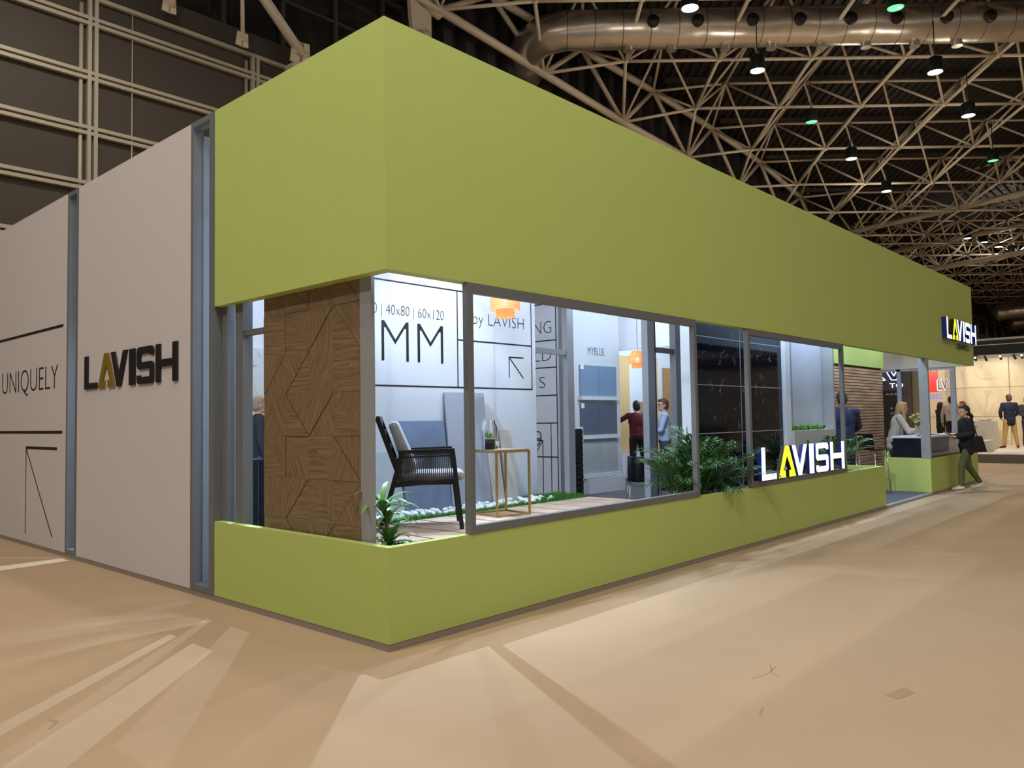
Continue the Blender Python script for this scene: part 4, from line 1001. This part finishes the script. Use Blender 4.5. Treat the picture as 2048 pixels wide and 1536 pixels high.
def person(loc, az, label, H=1.75, pose={}, top=(40,40,50), trousers=(20,20,26), shoes=(20,18,18), hair=(50,36,28), hairstyle='short', skin=SKIN, fem=False, vox=.0085, lean=0, head_yaw=0, head_tilt=0, jacket=False, extras=None, glasses=False, sleeve=1.0, collar=None, build=1.0):
    g = thing('person', label, 'person', loc, math.radians(az)); s = H/1.75
    w = .17 if fem else .195
    J = dict(pelvis=(0,0,.94), waist=(0,0,1.08), chest=(0,0,1.28), neck=(0,0,1.47), head=(.02,0,1.62),
             shL=(0,w,1.42), shR=(0,-w,1.42), elL=(-.02,w+.07,1.14), elR=(-.02,-w-.07,1.14), wrL=(.04,w+.08,.90), wrR=(.04,-w-.08,.90),
             hipL=(0,.09,.90), hipR=(0,-.09,.90), knL=(.02,.10,.50), knR=(.02,-.10,.50), anL=(-.02,.11,.09), anR=(-.02,-.11,.09), toL=(.15,.13,.035), toR=(.15,-.13,.035),
             haL=None, haR=None)
    J.update(pose); J = {k: (Vector(v) if v is not None else None) for k, v in J.items()}
    if lean:
        c, s_ = math.cos(lean), math.sin(lean); pv = Vector((0,0,.95))
        for k in ('waist','chest','neck','head','shL','shR'):
            d = J[k]-pv; J[k] = pv+Vector((d.x*c+d.z*s_, d.y, -d.x*s_+d.z*c))
    J = {k: (v*s if v is not None else None) for k, v in J.items()}
    X, Y, Z = V3(1,0,0), V3(0,1,0), V3(0,0,1)
    def rest_hand(side):
        if J['ha'+side] is not None: return (J['ha'+side]-J['wr'+side]).normalized()
        return (J['wr'+side]-J['el'+side]).normalized()
    tz = (J['neck']-J['pelvis']).normalized(); tx = Y.cross(tz).normalized()
    hy = math.radians(head_yaw); ht = math.radians(head_tilt)
    hx = (X*math.cos(hy)+Y*math.sin(hy)); hx = (hx*math.cos(ht)-Z*math.sin(ht)).normalized(); hyv = Z.cross(hx).normalized(); hz = hx.cross(hyv).normalized()
    hd = J['head']
    def body(infl=0):
        b = MB()
        return b
    b = MB()
    # head, face and neck
    slab(b, hd+hz*.015*s, (hx,hyv,hz), (.098*s,.076*s,.112*s)); slab(b, hd+hx*.035*s-hz*.055*s, (hx,hyv,hz), (.058*s,.052*s,.062*s))
    slab(b, hd+hx*.102*s-hz*.012*s, (hx,hyv,hz), (.02*s,.013*s,.026*s), 8); slab(b, hd+hx*.082*s-hz*.055*s, (hx,hyv,hz), (.016*s,.025*s,.010*s), 8)
    slab(b, hd+hx*.078*s-hz*.092*s, (hx,hyv,hz), (.02*s,.022*s,.016*s), 8); slab(b, hd+hx*.082*s+hz*.03*s, (hx,hyv,hz), (.014*s,.05*s,.012*s), 8)
    for q in (-1,1): slab(b, hd+hyv*q*.077*s-hz*.01*s-hx*.005*s, (hx,hyv,hz), (.02*s,.010*s,.032*s), 8)
    cap(b, J['neck']-tz*.05*s, hd-hz*.05*s-hx*.02*s, .056*s, .05*s)
    # torso and limbs of the body itself
    slab(b, J['chest'], (tx,Y,tz), (.10*s*build,(w-.02)*s,.19*s)); slab(b, J['pelvis'], (tx,Y,tz), (.105*s*build,.145*s,.12*s)); slab(b, J['waist'], (tx,Y,tz), (.09*s*build,.125*s,.14*s))
    for q in 'LR':
        cap(b, J['sh'+q], J['el'+q], .044*s, .036*s); cap(b, J['el'+q], J['wr'+q], .036*s, .026*s); cap(b, J['chest']+tz*.1*s, J['sh'+q], .06*s, .045*s)
        cap(b, J['hip'+q], J['kn'+q], .075*s, .05*s); cap(b, J['kn'+q], J['an'+q], .05*s, .034*s); cap(b, J['an'+q], J['to'+q]+Z*.01, .034*s, .026*s)
        # hand: palm, four curled fingers, thumb off the side of the palm
        d = rest_hand(q); wr = J['wr'+q]; pn = (Y if abs(d.z) > .6 else Z)*(1 if q == 'R' else 1); sd = d.cross(pn).normalized(); pn = sd.cross(d).normalized()
        sgn = -1 if (abs(d.z) > .6 and q == 'R') else 1
        pn = pn*sgn
        cen = wr+d*.055*s; slab(b, cen, (d, sd, pn), (.052*s,.038*s,.016*s), 10)
        for k, (o_, ln_) in enumerate(((-.027,.062),(-.009,.072),(.009,.068),(.027,.054))):
            a0 = wr+d*.09*s+sd*o_*s; a1 = a0+(d*.8-pn*.35).normalized()*ln_*.5*s; a2 = a1+(d*.45-pn*.8).normalized()*ln_*.5*s
            cap(b, a0-d*.012*s, a1, .0092*s, .0086*s, 8); cap(b, a1, a2, .0086*s, .0076*s, 8)
        t0 = wr+d*.03*s+(X-d*X.dot(d)).normalized()*.02*s; t1 = t0+(d*.6+sd*(-.6 if sd.dot(X) < 0 else .6)-pn*.3).normalized()*.045*s; cap(b, t0, t1, .012*s, .010*s, 8); cap(b, t1, t1+(d*.9-pn*.3).normalized()*.03*s, .010*s, .008*s, 8)
    bo = remeshed(b, 'body', skin, g, vox*.8, 2)
    # trousers
    b = MB(); slab(b, J['pelvis'], (tx,Y,tz), (.125*s*build,.163*s,.13*s))
    for q in 'LR':
        cap(b, J['hip'+q]-Z*.01, J['kn'+q], .098*s, .072*s); e_ = J['an'+q]+(J['kn'+q]-J['an'+q]).normalized()*.03*s; cap(b, J['kn'+q], e_, .072*s, .058*s if not fem else .054*s)
    remeshed(b, 'trousers', mat('cloth_%d_%d_%d' % trousers, trousers, .85, var=.12, scale=12), g, vox*1.3, 3)
    # top
    b = MB(); slab(b, J['chest']+tz*.02*s, (tx,Y,tz), (.128*s*build,(w+.005)*s,.20*s)); slab(b, J['waist'], (tx,Y,tz), (.122*s*build,.15*s,.17*s)); slab(b, J['pelvis']+tz*(.05 if not jacket else -.01)*s, (tx,Y,tz), (.132*s*build,.172*s,.10*s))
    if jacket: slab(b, J['pelvis']-tz*.02*s, (tx,Y,tz), (.138*s*build,.18*s,.13*s)); [cap(b, J['waist']+Y*q*.05*s, J['pelvis']+Y*q*.07*s-tz*.13*s, .11*s, .108*s) for q in (-1,1)]
    cap(b, J['neck']-tz*.05*s, J['neck']-tz*.005*s, .072*s, .062*s)
    for q in (-1,1): cap(b, J['chest']+Y*q*(.075 if not fem else .06)*s+tz*.04*s, J['pelvis']+Y*q*.07*s+tz*(.02 if not jacket else -.04)*s, .105*s*build, .102*s*build)
    for q in 'LR':
        cap(b, J['neck']-tz*.06*s, J['sh'+q], .07*s, .068*s); f_ = .07 if jacket else .062
        cap(b, J['sh'+q], J['el'+q], f_*s, (f_-.012)*s); e_ = J['el'+q]+(J['wr'+q]-J['el'+q])*sleeve*.97; cap(b, J['el'+q], e_, (f_-.012)*s, (f_-.022)*s)
    remeshed(b, 'jacket' if jacket else 'top', mat('cloth_%d_%d_%d' % top, top, .85, var=.1, scale=12), g, vox*1.2, 3)
    if collar:
        b = MB(); cap(b, J['neck']-tz*.02*s, J['neck']+tz*.02*s, .064*s, .060*s); b.build('collar', mat('cloth_%d_%d_%d' % collar, collar, .8), g, local=True)
    # shoes
    for q in 'LR':
        b = MB(); d = (J['to'+q]-J['an'+q]); cap(b, J['an'+q]-Z*.03*s-X*.02*s, J['to'+q], .045*s, .034*s); slab(b, (J['an'+q]+J['to'+q])/2-Z*.025*s, (V3(d.x,d.y,0).normalized(), Z.cross(V3(d.x,d.y,0).normalized()), Z), (.13*s,.045*s,.028*s), 10)
        zmin = min(v[2] for v in b.v)
        remeshed(b, 'shoe', mat('shoe_%d_%d_%d' % shoes, shoes, .5), g, .012, 2)
    # eyes, brows, hair
    if abs(head_yaw) < 400:
        b = MB()
        for q in (-1,1): slab(b, hd+hx*.083*s+hyv*q*.032*s+hz*.012*s, (hx,hyv,hz), (.010*s,.014*s,.008*s), 8)
        b.build('eyes', mat('eye_dark', (40, 30, 26), .3), bo, local=True)
        b = MB(); slab(b, hd+hx*.094*s-hz*.054*s, (hx,hyv,hz), (.006*s,.022*s,.005*s), 8); b.build('mouth', mat('lips', (165, 90, 84), .5), bo, local=True)
    hb = MB()
    if hairstyle != 'bald':
        slab(hb, hd-hx*.014*s+hz*.035*s, (hx,hyv,hz), (.103*s,.085*s,.108*s)); slab(hb, hd-hx*.04*s-hz*.01*s, (hx,hyv,hz), (.075*s,.082*s,.095*s))
        slab(hb, hd+hx*.06*s+hz*.09*s, (hx,hyv,hz), (.045*s,.06*s,.03*s))
    if hairstyle == 'long':
        for q in (-1,1): cap(hb, hd+hyv*q*.072*s+hz*.02*s, hd+hyv*q*.085*s-hz*.22*s+hx*.02*s, .028*s, .034*s)
        cap(hb, hd-hx*.06*s, hd-hx*.085*s-hz*.24*s, .07*s, .06*s)
    if hairstyle == 'ponytail':
        cap(hb, hd-hx*.09*s-hz*.02*s, hd-hx*.15*s-hz*.10*s, .03*s, .04*s); cap(hb, hd-hx*.15*s-hz*.10*s, hd-hx*.14*s-hz*.2*s, .04*s, .02*s)
    # carve the face free: keep only hair vertices behind the hairline
    def keep(v):
        v = Vector(v)-hd; return not (v.dot(hx) > .052*s and v.dot(hz) < .058*s)
    for i, v in enumerate(hb.v):
        if not keep(v):
            p = Vector(v)-hd; ex = p.dot(hx); hb.v[i] = tuple(Vector(v)-hx*(ex-.035*s))
    if hb.v: remeshed(hb, 'hair', mat('hair_%d_%d_%d' % hair, hair, .6, var=.3, scale=60), g, .009, 2)
    if glasses:
        b = MB()
        for q in (-1,1):
            c = hd+hx*.098*s+hyv*q*.032*s+hz*.01*s; b.tube([c+hyv*math.cos(t*PI/6)*.024*s+hz*math.sin(t*PI/6)*.018*s for t in range(13)], .0025, 5, cap=False); b.tube([c+hyv*q*.024*s, hd+hyv*q*.08*s+hz*.01*s], .002, 5)
        b.build('glasses', mat('glasses_dark', (40, 26, 24), .4), bo, local=True)
    if extras: extras(g, J, s)
    return g
SKIN2 = mat('skin_warm', (196, 146, 118), .55, var=.04)
# inside the stand
person((12.44, 6.25, .04), 50, 'man in maroon sweater and black trousers, back turned, touching the oak boards', 1.86,
       dict(elL=(.08,.42,1.28), wrL=(.28,.56,1.30), haL=(.36,.6,1.34), elR=(-.02,-.30,1.15), wrR=(.14,-.26,1.0), knR=(.06,-.16,.52), anR=(.0,-.24,.09), toR=(.16,-.30,.035)), top=(92,24,40), trousers=(16,16,20), hair=(44,34,30), collar=(225,200,190))
def jac(g, J, s):
    b = MB(); cap(b, J['wrL']+V3(.03,0,-.05), J['wrL']+V3(.02,0,-.42), .07, .06); remeshed(b, 'folded_jacket', mat('cloth_navy', (22, 26, 52), .85), g, .014, 2)
person((10.6, 4.38, .04), 128, 'man in pale blue shirt and glasses, arms folded with a navy jacket', 1.84,
       dict(elL=(.10,.24,1.14), wrL=(.26,.02,1.12), haL=(.3,-.08,1.14), elR=(.10,-.24,1.14), wrR=(.27,-.02,1.08), haR=(.3,.08,1.1)), top=(176,192,222), trousers=(58,64,86), hair=(84,62,52), glasses=True, head_yaw=12, extras=jac)
person((2.99, 6.83, .04), -18, 'man in dark padded vest and jeans, half hidden by the wood pillar', 1.88, dict(elL=(.05,.27,1.15), wrL=(.2,.2,1.05)), top=(40,48,58), trousers=(62,96,160), shoes=(90,60,40), hair=(150,130,110), jacket=True, build=1.15)
person((10.42, .78, .04), 30, 'man in dark navy shirt, seen from behind by the slatted wall', 1.85, dict(elR=(.10,-.26,1.18), wrR=(.28,-.2,1.1)), top=(30,42,74), trousers=(18,20,28), hair=(50,44,42), head_tilt=20, vox=.012)
# reception
def wbag(g, J, s):
    B = mat('black_leather', (18, 18, 20), .4); b = MB(); c = V3(-.18,-.12,.93)*s
    b.add([c+V3(-.24,-.05,-.14), c+V3(.16,-.05,-.16), c+V3(.16,.07,-.16), c+V3(-.24,.07,-.14), c+V3(-.17,-.02,.17), c+V3(.12,-.02,.17), c+V3(.12,.04,.17), c+V3(-.17,.04,.17)], [(0,3,2,1),(4,5,6,7),(0,1,5,4),(1,2,6,5),(2,3,7,6),(3,0,4,7)])
    bag = thing('tote_bag', 'black leather tote bag on the shoulder of the woman outside reception', 'bag', g.location, g.rotation_euler.z)
    b.build('bag_body', B, bag, local=True, bevel=.015)
    st = MB(); sh = J['shR']+V3(0,-.02,.075)
    for dx in (-.1,.06): st.tube([c+V3(dx,-.01,.15), c+V3(dx*.6,-.01,.30), sh, c+V3(dx*.6,.05,.33)], .009, 6)
    st.build('strap', B, bag, local=True)
    ph = thing('phone', 'phone and folded paper held by the woman with the tote bag', 'phone', g.location, g.rotation_euler.z); p = J['wrR']+V3(.10,.05,.045)*s
    MB().bar(p-V3(.02,.0,.0), p+V3(.13,.04,.05), .09, .012).build('phone', mat('phone_case', (170, 165, 160), .4), ph, local=True)
person((14.0, -.28, 0), 128, 'woman in black jacket and olive trousers walking past the reception with bag', 1.64,
       dict(hipL=(0,.07,.90), hipR=(0,-.07,.90), knL=(.14,.06,.50), anL=(.16,.05,.09), toL=(.33,.06,.035), knR=(-.04,-.06,.50), anR=(-.27,-.06,.15), toR=(-.12,-.07,.04),
            elL=(-.02,.22,1.16), wrL=(.22,.12,1.10), haL=(.30,.06,1.12), elR=(-.03,-.22,1.16), wrR=(.20,-.08,1.10), haR=(.29,-.03,1.13)), top=(18,18,22), trousers=(88,96,58), shoes=(225,220,215), hair=(40,26,24), hairstyle='ponytail', fem=True, jacket=True, head_yaw=6, build=1.1, extras=wbag, vox=.008)
person((13.75, .98, .04), -70, 'blonde woman with glasses in pale coat leaning on the reception desk', 1.72,
       dict(elL=(.30,.24,1.14), wrL=(.42,.08,1.13), haL=(.50,.0,1.13), elR=(.28,-.24,1.12), wrR=(.45,-.10,1.14), haR=(.52,-.02,1.16)), top=(186,176,166), trousers=(60,56,60), hair=(176,136,100), hairstyle='long', fem=True, jacket=True, glasses=True, lean=.25, head_yaw=10, vox=.008)
# far stand
person((28.1, 1.5, .262), 35, 'man in navy blazer and tan trousers standing with his back turned', 1.84, dict(hipL=(0,.1,.9), anL=(-.02,.2,.09), toL=(.1,.28,.035), knL=(.02,.15,.5), anR=(-.02,-.2,.09), toR=(.1,-.26,.035), knR=(.02,-.15,.5), elL=(.0,.28,1.16), wrL=(.14,.2,1.0), elR=(.02,-.28,1.16), wrR=(.16,-.2,1.02)), top=(28,34,52), trousers=(186,150,96), shoes=(86,46,28), hair=(96,58,44), jacket=True, vox=.013)
person((29.5, 1.22, .262), 215, 'man in dark suit facing us beside the man in a navy blazer', 1.76, dict(elL=(.05,.26,1.15), wrL=(.2,.08,1.1), elR=(.05,-.26,1.15), wrR=(.2,-.08,1.08)), top=(52,52,50), trousers=(42,42,40), hair=(40,28,24), jacket=True, vox=.013, collar=(235,235,235))
person((25.9, 3.1, .262), -40, 'woman with long dark hair in black standing behind the reception glass', 1.60, dict(wrL=(.22,.05,1.1), elL=(.06,.2,1.15)), top=(22,20,22), trousers=(18,16,18), hair=(52,32,28), hairstyle='long', fem=True, vox=.013)
person((25.45, 2.66, .262), 0, 'man in grey shirt and black trousers seen from behind past the reception', 1.78, dict(), top=(170,160,150), trousers=(20,18,20), hair=(34,24,22), vox=.013)
person((26.3, 2.5, .262), 140, 'red haired person in white top half hidden behind the far post', 1.62, dict(), top=(230,225,220), trousers=(40,36,40), hair=(110,50,46), fem=True, hairstyle='long', vox=.013)

# ------------------------------------------------------------------ spots of the stand
def stand_spot(x, y, z, tgt, power, label, angle=120, col=(.60, .77, 1.0), r=.012):
    g = thing('arm_spotlight', label, 'spotlight', (x, y, z), group='arm spotlights along the top of the stand walls')
    d = (Vector(tgt)-Vector((x,y,z))).normalized()
    b = MB(); b.bar(-d*.09, -d*.035, .14, .10); b.tube([-d*.09, -d*.09+Vector((0,0,.15))], .012, 6); b.build('housing', GREY, g, local=True)
    light('spot_light', 'SPOT', (x, y, z), power, col, tgt, r, angle, .35, g)
SP = [((1.61, 1.70, 3.6), (0, -2.6, 0), 3.6, 'arm spotlight above the display deck, nearest the stand corner', 108),
      ((1.75, 1.25, 3.75), (1.2, -.6, 0), .6, 'arm spotlight above the lounge chair', 115),
      ((2.9, .9, 3.95), (2.6, 1.85, 1.2), 1.0, 'arm spotlight above the gold table', 120),
      ((2.1, .75, 3.95), (1.9, 1.5, .6), 1.3, 'unseen fill spotlight added to brighten the pebble strip', 80),  # extra fill, added to lift the low part of the display
      ((3.4, 3.2, 3.95), (3.6, 1.0, .5), 1.0, 'arm spotlight behind the lettered wall', 130),
      ((1.6, 3.6, 3.95), (.9, 2.6, .3), 2.2, 'arm spotlight in the inner room above the black chair', 150),
      ((3.5, 4.85, 3.95), (0, 2.5, .3), 10.0, 'arm spotlight in the inner room aimed at the tall slot', 60),
      ((2.0, 5.8, 3.95), (.0, 5.7, .3), 7.0, 'arm spotlight in the inner room near the white panels', 75),
      ((3.6, 7.0, 3.95), (3.8, 8.9, 1.8), 1.0, 'arm spotlight in the inner room beside the bright slab', 120),
      ((5.6, 4.6, 3.95), (8.15, 5.6, 2.0), .9, 'arm spotlight facing the grey lettered wall', 120),
      ((9.3, 3.4, 3.95), (9.6, 5.2, 1.4), 1.1, 'arm spotlight over the meeting table facing the tile display', 130),
      ((7.0, 2.9, 3.95), (8.6, 4.0, .0), .9, 'arm spotlight over the meeting chairs', 140),
      ((13.0, 5.4, 2.86), (13.4, 6.95, 1.8), .8, 'arm spotlight low over the oak boards', 130),
      ((14.6, 5.0, 3.95), (14.9, 6.95, 1.2), 1.0, 'arm spotlight at the far end of the inner room', 130),
      ((5.0, 1.3, 3.95), (6.9, 2.0, 1.2), .6, 'unseen fill spotlight added to brighten the glazed partition posts', 110),  # extra fill, added because the posts came out dark
      ((4.6, .42, 3.95), (4.7, .3, .8), .8, 'arm spotlight over the big palm', 120),
      ((7.0, .50, 3.95), (7.0, -.1, .8), 2.0, 'arm spotlight in front of the black marble block', 110),
      ((8.9, .34, 3.95), (8.9, .7, 1.4), 2.2, 'arm spotlight over the niche unit and its hedge', 120),
      ((11.4, .8, 3.95), (11.6, .9, 1.0), 1.9, 'arm spotlight washing the slatted wall', 140),
      ((14.4, .7, 3.95), (14.2, .6, .8), .9, 'arm spotlight over the reception desk', 130)]
for p, t, k, lab, an in SP: stand_spot(*p, t, INT_W*k, lab, an)
